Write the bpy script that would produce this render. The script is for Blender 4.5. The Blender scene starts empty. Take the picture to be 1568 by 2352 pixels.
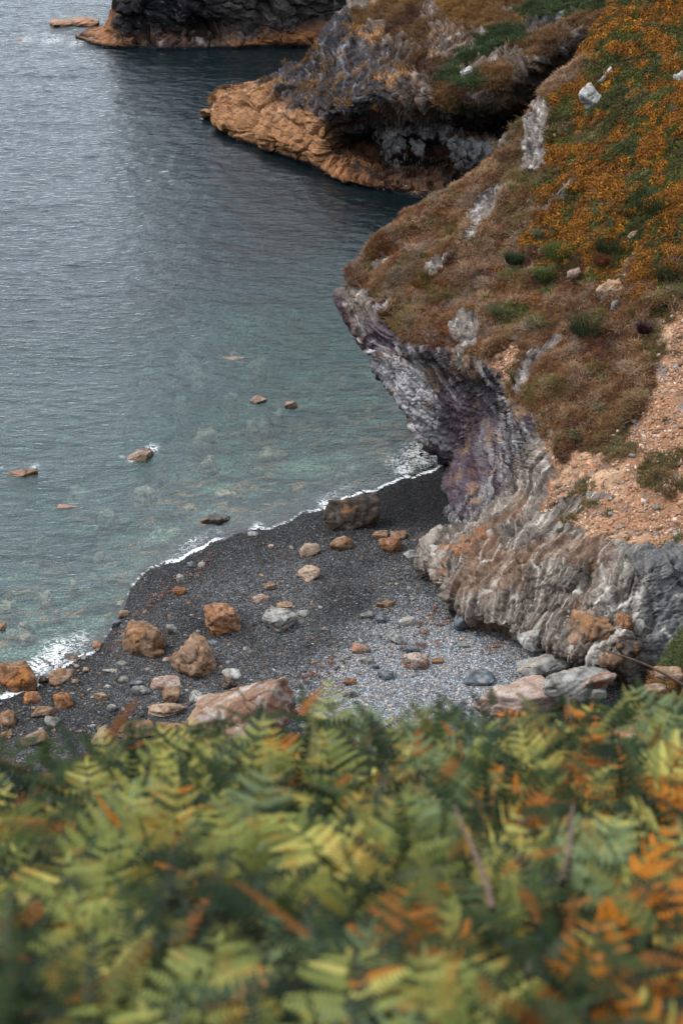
import bpy, bmesh, math, random
import numpy as np
from mathutils import Vector, Matrix, Euler

# ------------------------------------------------------------------ camera, sky, sun, exposure
SC = bpy.context.scene
COL = SC.collection
R = math.radians
CAM_H, PITCH, HALF = 36.0, R(27), math.tan(R(15))
cam_d = bpy.data.cameras.new('camera'); cam = bpy.data.objects.new('camera', cam_d); COL.objects.link(cam)
cam.location = (0, 0, CAM_H); cam.rotation_euler = (R(90) - PITCH, 0, 0)
cam_d.sensor_fit = 'VERTICAL'; cam_d.sensor_height = 36; cam_d.lens = 18 / HALF
cam_d.clip_start = 0.05; cam_d.clip_end = 6000
cam_d.dof.use_dof = True; cam_d.dof.focus_distance = 72; cam_d.dof.aperture_fstop = 4.8
SC.camera = cam
SC.view_settings.view_transform = 'Standard'; SC.view_settings.look = 'None'
SC.view_settings.gamma = 1; SC.view_settings.use_curve_mapping = False
SC.view_settings.exposure = 0.5
W = bpy.data.worlds.new('World'); SC.world = W; W.use_nodes = True
SUN_DIR = Vector((-0.62, 0.12, 0.90)).normalized()
wn, wl = W.node_tree.nodes, W.node_tree.links
bg = wn['Background']
sky = wn.new('ShaderNodeTexSky'); sky.sky_type = 'NISHITA'; sky.sun_disc = False
sky.sun_elevation = math.asin(SUN_DIR.z); sky.sun_rotation = math.atan2(SUN_DIR.x, SUN_DIR.y)
sky.air_density = 1.0; sky.dust_density = 3.0; sky.ozone_density = 1.5
hs = wn.new('ShaderNodeHueSaturation'); hs.inputs['Saturation'].default_value = 0.42
cloud = wn.new('ShaderNodeMix'); cloud.data_type = 'RGBA'        # an even cloud layer over the clear sky
tc = wn.new('ShaderNodeTexCoord'); cn = wn.new('ShaderNodeTexNoise'); cn.inputs['Scale'].default_value = 2.2; cn.inputs['Detail'].default_value = 5
cr = wn.new('ShaderNodeValToRGB'); cr.color_ramp.elements[0].color = (6.8, 7.6, 8.2, 1); cr.color_ramp.elements[1].color = (8.2, 8.8, 9.4, 1)
cr.color_ramp.elements[0].position = .35; cr.color_ramp.elements[1].position = .7
wl.new(tc.outputs['Generated'], cn.inputs['Vector']); wl.new(cn.outputs['Fac'], cr.inputs['Fac'])
cloud.inputs[0].default_value = .8
wl.new(sky.outputs[0], hs.inputs['Color']); wl.new(hs.outputs[0], cloud.inputs[6]); wl.new(cr.outputs[0], cloud.inputs[7])
wl.new(cloud.outputs[2], bg.inputs['Color'])
bg.inputs['Strength'].default_value = 0.14
sun_d = bpy.data.lights.new('sun', 'SUN'); sun_d.energy = 1.7; sun_d.angle = R(16); sun_d.color = (1, .95, .88)
sun = bpy.data.objects.new('sun', sun_d); COL.objects.link(sun)
sun.rotation_euler = SUN_DIR.to_track_quat('Z', 'Y').to_euler(); sun.location = (-30, 40, 90)
cy = SC.cycles
cy.max_bounces = 6; cy.transparent_max_bounces = 8; cy.diffuse_bounces = 1; cy.glossy_bounces = 2
cy.transmission_bounces = 3; cy.caustics_reflective = False; cy.caustics_refractive = False
cy.use_denoising = True

# ------------------------------------------------------------------ maths helpers
rng = np.random.default_rng(7)
def ray(u, v):
    a = (u - 784) / 1176 * HALF; b = (1176 - v) / 1176 * HALF
    return np.array([a, math.cos(PITCH) + b * math.sin(PITCH), -math.sin(PITCH) + b * math.cos(PITCH)])
EYE = np.array([0, 0, CAM_H])
def at_z(u, v, z=0.0):
    r = ray(u, v); return EYE + r * ((z - CAM_H) / r[2])
def at_y(u, v, y):
    r = ray(u, v); return EYE + r * (y / r[1])
def on_plane(u, v, P):
    A, B, C = P; r = ray(u, v); return EYE + r * ((C - CAM_H) / (r[2] - A * r[0] - B * r[1]))
P1 = (.57, .44, -28.8)
P2 = (.45, .30, -30.5)

def _h(ix, iy, iz, s):
    h = (ix * 374761393 + iy * 668265263 + iz * 2147483647 + s * 974634777) & 0xffffffff
    h = ((h ^ (h >> 13)) * 1274126177) & 0xffffffff
    h = h ^ (h >> 16)
    return (h & 0xffff).astype(np.float32) / 32767.5 - 1.0
def noise(p, s=0):
    p = np.asarray(p, np.float32)
    f = np.floor(p); i = f.astype(np.int64); t = p - f; t = t * t * t * (t * (t * 6 - 15) + 10)
    x, y, z = i[..., 0], i[..., 1], i[..., 2]; a, b, c = t[..., 0], t[..., 1], t[..., 2]
    def L(q, r, w): return q + (r - q) * w
    return L(L(L(_h(x, y, z, s), _h(x+1, y, z, s), a), L(_h(x, y+1, z, s), _h(x+1, y+1, z, s), a), b),
             L(L(_h(x, y, z+1, s), _h(x+1, y, z+1, s), a), L(_h(x, y+1, z+1, s), _h(x+1, y+1, z+1, s), a), b), c)
def fbm(p, o=4, s=0, g=.5):
    r = 0; a = 1; n = 0
    p = np.asarray(p, np.float32)
    for k in range(o):
        r = r + a * noise(p * 2.03 ** k + 17.3 * k, s + k); n += a; a *= g
    return r / n
def ridged(p, o=4, s=0):
    r = 0; a = 1; n = 0
    p = np.asarray(p, np.float32)
    for k in range(o):
        r = r + a * (1 - 2 * np.abs(noise(p * 2.1 ** k + 9.1 * k, s + k))); n += a; a *= .5
    return r / n
def cells(p, s=0):
    """distance to nearest and second nearest feature point, and a value per cell"""
    p = np.asarray(p, np.float32); i = np.floor(p).astype(np.int64)
    d1 = np.full(p.shape[:-1], 9., np.float32); d2 = d1.copy(); val = d1 * 0
    for dx in (-1, 0, 1):
        for dy in (-1, 0, 1):
            for dz in (-1, 0, 1):
                x, y, z = i[..., 0]+dx, i[..., 1]+dy, i[..., 2]+dz
                q = np.stack([x + .5 + .45*_h(x, y, z, s), y + .5 + .45*_h(x, y, z, s+1), z + .5 + .45*_h(x, y, z, s+2)], -1)
                d = np.sqrt(((q - p) ** 2).sum(-1)); v = _h(x, y, z, s+3)
                m = d < d1
                d2 = np.where(m, d1, np.minimum(d2, d)); val = np.where(m, v, val); d1 = np.where(m, d, d1)
    return d1, d2, val
def sm(a, b, x):
    t = np.clip((x - a) / (b - a), 0, 1); return t * t * (3 - 2 * t)
def mix(a, b, t):
    return a + (np.asarray(b, np.float32) - a) * t[..., None]
def inpoly(x, y, poly):
    r = np.zeros(x.shape, bool); n = len(poly)
    for k in range(n):
        x1, y1 = poly[k][:2]; x2, y2 = poly[(k + 1) % n][:2]
        if y1 == y2: continue
        r ^= ((y1 > y) != (y2 > y)) & (x < (x2 - x1) * (y - y1) / (y2 - y1) + x1)
    return r

# ------------------------------------------------------------------ scene helpers
def tag(o, label=None, cat=None, group=None, kind=None):
    if label: o['label'] = label
    if cat: o['category'] = cat
    if group: o['group'] = group
    if kind: o['kind'] = kind
    return o
def link(name, me, mat=None, parent=None):
    o = bpy.data.objects.new(name, me); COL.objects.link(o)
    if mat and me is not None and not me.materials: me.materials.append(mat)
    if parent: o.parent = parent
    return o
def mesh(name, V, F, col=None, smooth=True, attrs=None):
    """V (n,3); F (m,3) or (m,4) numpy"""
    V = np.asarray(V, np.float32); F = np.asarray(F, np.int32)
    me = bpy.data.meshes.new(name)
    me.vertices.add(len(V)); me.vertices.foreach_set('co', V.ravel())
    m, k = F.shape
    me.loops.add(m * k); me.loops.foreach_set('vertex_index', F.ravel())
    me.polygons.add(m); me.polygons.foreach_set('loop_start', np.arange(0, m * k, k, dtype=np.int32))
    me.polygons.foreach_set('use_smooth', np.full(m, smooth, bool))
    me.update(calc_edges=True)
    if col is not None:
        c = np.ones((len(V), 4), np.float32); c[:, :3] = np.clip(col, 0, 1)
        a = me.color_attributes.new('col', 'FLOAT_COLOR', 'POINT'); a.data.foreach_set('color', c.ravel())
    for nm, arr in (attrs or {}).items():
        a = me.attributes.new(nm, 'FLOAT', 'POINT'); a.data.foreach_set('value', np.asarray(arr, np.float32).ravel())
    return me
def grid_faces(a, b):
    i = np.arange(a * b).reshape(a, b)
    return np.stack([i[:-1, :-1], i[1:, :-1], i[1:, 1:], i[:-1, 1:]], -1).reshape(-1, 4)

class NT:
    def __init__(s, name):
        s.m = bpy.data.materials.new(name); s.m.use_nodes = True; s.t = s.m.node_tree; s.t.nodes.clear()
        s.out = s.t.nodes.new('ShaderNodeOutputMaterial')
    def n(s, typ, ins=None, **kw):
        x = s.t.nodes.new('ShaderNode' + typ)
        for k, v in kw.items(): setattr(x, k, v)
        for k, v in (ins or {}).items():
            if isinstance(v, bpy.types.NodeSocket): s.t.links.new(v, x.inputs[k])
            else: x.inputs[k].default_value = v
        return x
    def noise(s, scale, detail=4, rough=.55, vec=None, dist=0):
        x = s.n('TexNoise', {'Scale': scale, 'Detail': detail, 'Roughness': rough, 'Distortion': dist})
        s.t.links.new(vec or s.pos(), x.inputs['Vector']); return x.outputs['Fac']
    def pos(s):
        if not hasattr(s, '_p'): s._p = s.n('NewGeometry').outputs['Position']
        return s._p
    def ramp(s, f, stops):
        x = s.n('ValToRGB', {'Fac': f}); e = x.color_ramp.elements
        while len(e) < len(stops): e.new(.5)
        for k, (p, c) in enumerate(stops): e[k].position = p; e[k].color = (*c, 1) if len(c) == 3 else c
        return x.outputs[0]
    def math(s, op, a, b=0.0, c=0.0):
        return s.n('Math', {0: a, 1: b, 2: c}, operation=op).outputs[0]
    def mixc(s, f, a, b, blend='MIX'):
        x = s.n('Mix', data_type='RGBA', blend_type=blend)
        for k, v in ((0, f), (6, a), (7, b)):
            if isinstance(v, bpy.types.NodeSocket): s.t.links.new(v, x.inputs[k])
            else: x.inputs[k].default_value = v if k == 0 else ((*v, 1) if len(v) == 3 else v)
        return x.outputs[2]
    def bump(s, h, dist, strength=1.0, normal=None):
        x = s.n('Bump', {'Height': h, 'Distance': dist, 'Strength': strength})
        if normal is not None: s.t.links.new(normal, x.inputs['Normal'])
        return x.outputs[0]
    def end(s, sh):
        s.t.links.new(sh, s.out.inputs['Surface']); return s.m

def rock_material(name, fine=18.0, bump=.02, rough=.8, var=.35, attr=True, base=(.3, .28, .26), speck=True, wetattr=False):
    t = NT(name)
    c = t.n('Attribute', attribute_name='col').outputs['Color'] if attr else None
    if c is None: c = t.n('RGB').outputs[0]; c.default_value = (*base, 1)
    a = t.noise(fine, 6, .65); b = t.noise(fine * .22, 5, .6)
    m1 = t.ramp(a, [(.3, (1 - var,) * 3), (.5, (1, 1, 1)), (.72, (1 + var,) * 3)])
    m2 = t.ramp(b, [(.35, (1 - var * .6,) * 3), (.65, (1 + var * .5,) * 3)])
    c2 = t.mixc(1.0, t.mixc(1.0, c, m1, 'MULTIPLY'), m2, 'MULTIPLY')
    if speck:
        v = t.n('TexVoronoi', {'Scale': fine * .9}); t.t.links.new(t.pos(), v.inputs['Vector'])
        lich = t.math('MULTIPLY', t.math('LESS_THAN', v.outputs['Distance'], .2), t.math('GREATER_THAN', b, .56))
        c2 = t.mixc(t.math('MULTIPLY', lich, .35), c2, (.42, .40, .37))
    nb = t.bump(a, bump)
    nb = t.bump(t.noise(fine * 3.1, 3, .6), bump * .4, 1, nb)
    p = t.n('BsdfPrincipled', {'Base Color': c2, 'Roughness': rough, 'Normal': nb})
    p.inputs['Specular IOR Level'].default_value = .12 if rough > .5 else .4
    if wetattr:
        w = t.n('Attribute', attribute_name='wet').outputs['Fac']
        t.t.links.new(t.math('SUBTRACT', .85, t.math('MULTIPLY', w, .45)), p.inputs['Roughness'])
    return t.end(p.outputs[0])
def leaf_material(name, instancer=True, colour=None, transl=.35, var=.3):
    t = NT(name)
    if instancer: c = t.n('Attribute', attribute_name='tint', attribute_type='INSTANCER').outputs['Color']
    else: c = t.n('RGB').outputs[0]; c.default_value = (*colour, 1)
    g = t.n('Attribute', attribute_name='shade').outputs['Fac']
    r = t.n('ObjectInfo').outputs['Random']
    k = t.math('MULTIPLY_ADD', r, var, 1 - var * .5)
    c = t.mixc(1.0, c, t.n('CombineColor', {0: k, 1: k, 2: k}).outputs[0], 'MULTIPLY')
    if not instancer:
        y = t.n('Attribute', attribute_name='tip').outputs['Fac']
        nz = t.noise(9, 3, .6, vec=t.pos())
        f = t.math('MULTIPLY', y, t.ramp(nz, [(.54, (0, 0, 0)), (.64, (.85, .85, .85))]))
        c = t.mixc(f, c, (.55, .22, .030))
    d = t.n('BsdfDiffuse', {'Color': c}); tr = t.n('BsdfTranslucent', {'Color': c})
    gl = t.n('BsdfGlossy', {'Color': (1, 1, 1, 1), 'Roughness': .45})
    m = t.n('MixShader', {0: transl, 1: d.outputs[0], 2: tr.outputs[0]})
    m2 = t.n('MixShader', {0: .01, 1: m.outputs[0], 2: gl.outputs[0]})
    return t.end(m2.outputs[0])

def scatter(name, P, Z, S, tint, protos, label, cat, kind='stuff', spin=True, tilt=0.0):
    """points P with normals Z, scales S, tints; prototypes are (mesh, weight) placed by geometry nodes"""
    n = len(P); idx = rng.choice(len(protos), n, p=[w for _, w in protos])
    Z = Z + rng.normal(0, 1, (n, 3)) * tilt; Z = Z / np.linalg.norm(Z, axis=1)[:, None]
    ang = rng.uniform(0, 6.283, n)
    # euler ZYX from axis z plus spin
    ref = np.tile([1., 0, 0], (n, 1)); X = ref - Z * (ref * Z).sum(1)[:, None]; X /= np.linalg.norm(X, axis=1)[:, None]
    Y = np.cross(Z, X); c, s = np.cos(ang)[:, None], np.sin(ang)[:, None]
    X, Y = X * c + Y * s, -X * s + Y * c
    E = np.stack([np.arctan2(Y[:, 2], Z[:, 2]), -np.arcsin(np.clip(X[:, 2], -1, 1)), np.arctan2(X[:, 1], X[:, 0])], 1)
    objs = []
    me = bpy.data.meshes.new(name); me.vertices.add(n); me.vertices.foreach_set('co', np.asarray(P, np.float32).ravel())
    def at(nm, typ, arr, f):
        a = me.attributes.new(nm, typ, 'POINT'); a.data.foreach_set(f, np.ascontiguousarray(arr).ravel())
    at('rot', 'FLOAT_VECTOR', E.astype(np.float32), 'vector')
    S = np.asarray(S, np.float32)
    if S.ndim == 1: S = np.stack([S] * 3, 1)
    at('scl', 'FLOAT_VECTOR', S, 'vector')
    at('pick', 'INT', idx.astype(np.int32), 'value')
    c4 = np.ones((n, 4), np.float32); c4[:, :3] = tint; at('tint', 'FLOAT_COLOR', c4, 'color')
    col = bpy.data.collections.new(name + '_kinds')
    for k, (pm, _) in enumerate(protos):
        col.objects.link(bpy.data.objects.new('%s_%02d' % (name, k), pm))
    o = link(name, me); tag(o, label, cat, None, kind)
    g = bpy.data.node_groups.new(name, 'GeometryNodeTree')
    g.interface.new_socket('Geometry', in_out='INPUT', socket_type='NodeSocketGeometry')
    g.interface.new_socket('Geometry', in_out='OUTPUT', socket_type='NodeSocketGeometry')
    N = g.nodes; gi = N.new('NodeGroupInput'); go = N.new('NodeGroupOutput')
    ip = N.new('GeometryNodeInstanceOnPoints'); ci = N.new('GeometryNodeCollectionInfo')
    ci.inputs['Collection'].default_value = col; ci.inputs['Separate Children'].default_value = True
    ci.inputs['Reset Children'].default_value = True
    def na(nm, dt):
        x = N.new('GeometryNodeInputNamedAttribute'); x.data_type = dt; x.inputs['Name'].default_value = nm
        return [q for q in x.outputs if q.enabled and q.name == 'Attribute'][0]
    L = g.links.new
    ip.inputs['Pick Instance'].default_value = True
    e2r = N.new('FunctionNodeEulerToRotation')
    L(gi.outputs[0], ip.inputs['Points']); L(ci.outputs[0], ip.inputs['Instance'])
    L(na('pick', 'INT'), ip.inputs['Instance Index'])
    L(na('rot', 'FLOAT_VECTOR'), e2r.inputs[0]); L(e2r.outputs[0], ip.inputs['Rotation'])
    L(na('scl', 'FLOAT_VECTOR'), ip.inputs['Scale']); L(ip.outputs[0], go.inputs[0])
    md = o.modifiers.new('scatter', 'NODES'); md.node_group = g
    return o

def crom(n_ctrl, counts):
    rows = []
    for i in range(n_ctrl - 1):
        m = counts[i]
        for k in range(m + (1 if i == n_ctrl - 2 else 0)):
            t = k / m; w = np.zeros(n_ctrl)
            h = [(-t**3 + 2*t**2 - t) / 2, (3*t**3 - 5*t**2 + 2) / 2, (-3*t**3 + 4*t**2 + t) / 2, (t**3 - t**2) / 2]
            for j, a in enumerate(h):
                q = i - 1 + j
                if q < 0: w[0] += 2 * a; w[1] -= a
                elif q >= n_ctrl: w[-1] += 2 * a; w[-2] -= a
                else: w[q] += a
            rows.append(w)
    return np.array(rows)
def params(counts):
    r = []
    for i, m in enumerate(counts): r += [i + k / m for k in range(m + (1 if i == len(counts) - 1 else 0))]
    return np.array(r, np.float32)
def loft(C, cs, ct):
    C = np.asarray(C, float); A = crom(C.shape[0], cs); B = crom(C.shape[1], ct)
    P = np.einsum('is,stk,jt->ijk', A, C, B)
    S, T = np.meshgrid(params(cs), params(ct), indexing='ij')
    return P.astype(np.float32), S, T
def normals(P):
    a = np.gradient(P, axis=0); b = np.gradient(P, axis=1); n = np.cross(a, b)
    return n / (np.linalg.norm(n, axis=-1, keepdims=True) + 1e-9)
def strata(p, n, k=4.0, along=.5, s=0, warp=.5):
    """noise stretched along the layers whose normal is n: thin sheets"""
    n = np.array(n, float); n /= np.linalg.norm(n)
    a = np.cross(n, [0.1, .2, 1.]); a /= np.linalg.norm(a); b = np.cross(n, a)
    w = fbm(p * .35, 3, s + 50) * warp
    q = np.stack([(p @ n + w) * k, (p @ a) * along, (p @ b) * along], -1)
    return q

# ------------------------------------------------------------------ beach, sea bed, sea
SH = [(-200, 1640), (0, 1612), (60, 1590), (130, 1545), (215, 1500), (262, 1440), (285, 1400), (300, 1352), (350, 1307), (450, 1272), (500, 1242), (540, 1226), (600, 1220), (640, 1207), (700, 1182), (740, 1172), (820, 1140), (900, 1112), (970, 1090), (1035, 1068), (1100, 1062), (1500, 1050)]
SHW = np.array([at_z(u, v)[:2] for u, v in SH]); SHW = SHW[np.argsort(SHW[:, 0])]
def shore_d(x, y):
    ys = np.interp(x, SHW[:, 0], SHW[:, 1]) + .12 * np.sin(x * 3.1) + .08 * np.sin(x * 7.3 + 1)
    return (ys - y) * .86          # > 0 on the beach
def ground_z(x, y):
    x = np.asarray(x, np.float32); y = np.asarray(y, np.float32)
    d = shore_d(x, y); p = np.stack([x, y, x * 0], -1)
    up = 1.25 * (1 - np.exp(-np.maximum(d, 0) * .085)) + .10 * sm(.5, 2.5, d)
    dn = -.11 * np.maximum(-d, 0) - .0022 * np.maximum(-d, 0) ** 2
    dn = np.maximum(dn, -9 + .0 * d)
    z = np.where(d > 0, up, dn) + .05 * fbm(p * .45, 3, 3) * sm(0, 2, d)
    z = z + sm(1, 8, -d) * (.45 * fbm(p * .22, 3, 5) + .15 * fbm(p * .9, 3, 6))
    return z
def ground_hit(u, v):
    q = at_z(u, v, .5)
    for _ in range(12): q = at_z(u, v, float(ground_z(q[0], q[1])))
    return q

def beach():
    xs = np.concatenate([np.linspace(-70, -24, 24)[:-1], np.arange(-24, 16, .1), np.linspace(16, 60, 20)])
    ys = np.concatenate([np.linspace(20, 50, 20)[:-1], np.arange(50, 92, .1), np.linspace(92, 210, 120)])
    X, Y = np.meshgrid(xs, ys, indexing='ij'); Z = ground_z(X, Y)
    p = np.stack([X, Y, Z], -1).astype(np.float32); d = shore_d(X, Y)
    Z = Z + sm(0, .5, d) * (.018 * fbm(p * [9, 9, 0], 3, 8) + .012 * noise(p * [22, 22, 0], 9))
    p[..., 2] = Z
    n1 = fbm(p * [.5, .5, 0], 4, 10); n2 = fbm(p * [5, 5, 0], 3, 11)
    # dry pale shingle at the top of the beach on the right, darker damp shingle towards the sea
    bx = [ground_hit(*q)[:2] for q in [(640, 1720), (690, 1560), (790, 1490), (860, 1440), (930, 1405), (1030, 1395), (1300, 1480), (1300, 1760), (900, 1800)]]
    cx = np.mean([b[0] for b in bx]); cyy = np.mean([b[1] for b in bx])
    dry = np.zeros(X.shape, np.float32)
    for k in range(12):
        s_ = 1.02 + (k - 5.5) * .075
        poly = [((b[0] - cx) * s_ + cx, (b[1] - cyy) * s_ + cyy) for b in bx]
        dry += inpoly(X + .8 * n1, Y + .8 * fbm(p * [.5, .5, 0], 3, 77), poly) / 12.
    dry2 = sm(1.2, 5, d) * (1 - dry) * sm(-.5, .5, n1 + .1) * sm(69.5, 66.5, Y)
    wet = 1 - sm(.35, 1.7 , d + n1 * .8)
    c = np.tile(np.array([.026, .027, .030], np.float32), X.shape + (1,))
    c = mix(c, [.085, .090, .096], dry2 * .9)
    c = mix(c, [.205, .225, .250], dry)
    c = mix(c, [.010, .010, .011], sm(66., 70, Y) * sm(-1.8, 1.6, X) * .85)  # shade of the cliff painted into the upper shingle colour
    c = mix(c, [.014, .015, .017], wet * .6 * sm(-.2, .1, d))
    c = c * (1 + .35 * n2[..., None])
    # under water: dark shingle, teal sand and brown weed-covered ledges
    uw = sm(.05, .6, -d)
    b1 = fbm(p * [.55, .9, 0], 4, 12); b2 = fbm(p * [1.6, 2.6, 0], 4, 13)
    cu = np.tile(np.array([.105, .15, .13], np.float32), X.shape + (1,))
    cu = mix(cu, [.035, .06, .055], sm(0, .35, b1)); cu = mix(cu, [.30, .21, .13], sm(.14, .34, b2) * .9)
    cu = mix(cu, [.20, .30, .25], sm(.15, .5, -b1 + .3 * b2))
    cu = mix(cu, [.05, .055, .055], sm(3.5, .3, -d) * .8)
    c = mix(c, cu * (1 + .4 * n2[..., None]), uw)
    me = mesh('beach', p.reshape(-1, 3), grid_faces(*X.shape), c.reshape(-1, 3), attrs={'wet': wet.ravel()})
    t = NT('shingle')
    col = t.n('Attribute', attribute_name='col').outputs['Color']; wt = t.n('Attribute', attribute_name='wet').outputs['Fac']
    v = t.n('TexVoronoi', {'Scale': 14.}); t.t.links.new(t.pos(), v.inputs['Vector'])
    v2 = t.n('TexVoronoi', {'Scale': 31.}); t.t.links.new(t.pos(), v2.inputs['Vector'])
    hsv = t.n('SeparateColor', {0: v.outputs['Color']}); hs2 = t.n('SeparateColor', {0: v2.outputs['Color']})
    g = t.ramp(hsv.outputs[0], [(0, (.3, .3, .32)), (.45, (.85, .85, .88)), (.8, (1.3, 1.25, 1.2)), (1, (1.9, 1.9, 1.95))])
    g2 = t.ramp(hs2.outputs[0], [(0, (.45, .45, .45)), (.8, (1.2, 1.2, 1.2)), (1, (2.2, 2.1, 2.0))])
    warm = t.mixc(t.math('GREATER_THAN', hsv.outputs[1], .9), (1, 1, 1), (1.7, 1.15, .8))
    c1 = t.mixc(1., t.mixc(1., t.mixc(1., col, g, 'MULTIPLY'), g2, 'MULTIPLY'), warm, 'MULTIPLY')
    h = t.math('ADD', t.math('MULTIPLY', v.outputs['Distance'], -1.), t.math('MULTIPLY', v2.outputs['Distance'], -.5))
    p_ = t.n('BsdfPrincipled', {'Base Color': c1, 'Roughness': t.math('SUBTRACT', .8, t.math('MULTIPLY', wt, .42)), 'Normal': t.bump(h, .045, .9)})
    p_.inputs['Specular IOR Level'].default_value = .12
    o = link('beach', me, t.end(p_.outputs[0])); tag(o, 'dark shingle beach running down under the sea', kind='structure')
beach()
# the ground far below everything, out to the horizon
def deep():
    me = mesh('seabed', [(-3000, -500, -9.5), (3000, -500, -9.5), (3000, 5000, -9.5), (-3000, 5000, -9.5)], [(0, 1, 2, 3)])
    o = link('seabed', me, rock_material('seabed_rock', .5, .02, attr=False, base=(.02, .04, .04), speck=False)); tag(o, 'deep sea bed', kind='structure')
deep()

ROCK_FOAM = []      # filled before the sea is built: (x, y, radius, strength)
for u, v, r, s in [(745, 1158, 26, 1.0), (590, 1212, 26, .9), (505, 1222, 18, .7), (445, 1240, 12, 1.), (130, 1500, 62, 1.0), (90, 1530, 45, 1.), (180, 1475, 50, .8), (250, 1465, 25, .6), (20, 1612, 40, 1.0), (120, 92, 55, .75), (60, 92, 45, .7), (175, 98, 40, .75), (100, 80, 30, .6), (465, 272, 12, .9), (300, 1057, 22, .7), (350, 1030, 26, .9), (280, 1050, 12, .7), (80, 1072, 26, .7), (5, 1075, 10, .7), (115, 1062, 12, .5), (535, 812, 20, .6),
                   (700, 1130, 30, .5), (640, 395, 30, .35), (720, 380, 26, .5), (960, 1045, 70, .9), (930, 1075, 50, .9), (900, 1060, 45, .7), (1000, 1050, 40, .9), (920, 995, 30, .5), (40, 78, 30, .5), (510, 1190, 10, .4), (20, 1640, 30, .9)]:
    q = at_z(u, v); ROCK_FOAM.append((q[0], q[1], r / 1568 * .3572 * math.hypot(q[1], CAM_H), s))
FOAM_LINE = [(350, 1306, .45), (400, 1290, 1.), (445, 1270, 1.), (480, 1252, .9), (510, 1238, .6), (560, 1222, .3), (600, 1219, .7), (650, 1205, .7), (700, 1180, .6), (745, 1168, 1.), (820, 1140, .8), (880, 1120, .8), (970, 1092, .9), (1030, 1070, .9), (300, 1345, .8), (275, 1345, .5), (260, 1440, .5), (215, 1500, .7), (120, 1560, .9), (0, 1612, .9)]
def sea():
    xs = np.concatenate([[-2500, -400, -120], np.arange(-60, -34, 1.0), np.arange(-34, 20, .13), np.arange(20, 60, 2.), [120, 400, 2500]])
    ys = np.concatenate([[-300, 0, 30, 45], np.arange(50, 100, .13), np.arange(100, 190, .22), np.arange(190, 260, 2.), [400, 1000, 5000]])
    X, Y = np.meshgrid(xs, ys, indexing='ij'); p = np.stack([X, Y, X * 0], -1).astype(np.float32)
    inn = (X > -40) & (X < 22) & (Y < 195)
    d = shore_d(X, Y)
    amp = sm(-.1, 5, -d) * inn
    far = sm(80, 125, Y)
    # short wind waves, crests nearly across the view
    wv = fbm(p * [.8, 1.6, 1], 3, 20) * .045 + noise(p * [.22, .5, 1], 21) * .06 + noise(p @ np.array([[1, .35, 0], [-.35, 1, 0], [0, 0, 1]]) * [1.1, 2.8, 1], 22) * .03
    Z = wv * amp * (.7 + .5 * far)
    dep = np.maximum(0, -ground_z(X, Y)) * inn + 9 * (~inn)
    sd = np.abs(d + .12)
    wgt = np.interp(X, *np.array(sorted([(at_z(u, v)[0], w) for u, v, w in FOAM_LINE])).T)
    foam = wgt * (.8 + .35 * fbm(p * [.5, .5, 0], 3, 24)) * sm(.30, .03, sd)
    foam = np.maximum(foam, .36 * wgt * sm(1.6, .2, np.abs(d + .9)))
    for x, y, r, s in ROCK_FOAM:
        foam = np.maximum(foam, s * .58 * np.exp(-((X - x) ** 2 + ((Y - y) / 1.9) ** 2) / (r * r) * 1.1))
    me = mesh('sea', np.stack([X, Y, Z], -1).reshape(-1, 3), grid_faces(*X.shape), attrs={'depth': dep.ravel(), 'foam': foam.ravel()})
    t = NT('sea_water')
    de = t.n('Attribute', attribute_name='depth').outputs['Fac']; fo = t.n('Attribute', attribute_name='foam').outputs['Fac']
    mp = t.n('Mapping', {'Vector': t.pos(), 'Scale': (1.0, 2.2, 1.), 'Rotation': (0, 0, R(8))}).outputs[0]
    mp2 = t.n('Mapping', {'Vector': t.pos(), 'Scale': (1.0, 1.5, 1.), 'Rotation': (0, 0, R(-28))}).outputs[0]
    a = t.noise(1.15, 3, .55, mp, .4); b = t.noise(4.2, 3, .55, mp, .3); c = t.noise(9.5, 2, .5, mp2, .2)
    h = t.math('ADD', t.math('MULTIPLY', a, 1.0), t.math('ADD', t.math('MULTIPLY', b, .34), t.math('MULTIPLY', c, .10)))
    calm = t.n('MapRange', {'Value': de, 'From Min': 0., 'From Max': .9, 'To Min': .35, 'To Max': 1.}).outputs[0]
    nb = t.bump(h, .10, calm)
    fr = t.n('Fresnel', {'IOR': 1.52, 'Normal': nb}).outputs[0]
    gl = t.n('BsdfGlossy', {'Color': (.93, .96, 1, 1), 'Roughness': .05, 'Normal': nb})
    turb = t.math('SUBTRACT', 1.0, t.math('POWER', 2.718, t.math('MULTIPLY', de, -.20)))
    body = t.mixc(t.n('MapRange', {'Value': de, 'From Min': .4, 'From Max': 5.5}).outputs[0], (.041, .094, .086), (.004, .011, .014))
    df = t.n('BsdfDiffuse', {'Color': body})
    tint = t.mixc(t.n('MapRange', {'Value': de, 'From Min': 0., 'From Max': 4.}).outputs[0], (.93, .97, .97), (.30, .72, .66))
    tr = t.n('BsdfTransparent', {'Color': tint})
    m1 = t.n('MixShader', {0: turb, 1: tr.outputs[0], 2: df.outputs[0]})
    m2 = t.n('MixShader', {0: fr, 1: m1.outputs[0], 2: gl.outputs[0]})
    n1 = t.noise(1.9, 7, .66, t.n('Mapping', {'Vector': t.pos(), 'Scale': (1, 1.3, 1)}).outputs[0], 1.6)
    n2 = t.noise(6, 5, .65, None, .8)
    lace = t.math('ABSOLUTE', t.math('SUBTRACT', n1, .5))
    th = t.math('SUBTRACT', t.math('MULTIPLY_ADD', fo, 1.25, -.10), t.math('ADD', t.math('MULTIPLY', lace, 5.5), t.math('MULTIPLY', n2, .42)))
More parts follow.
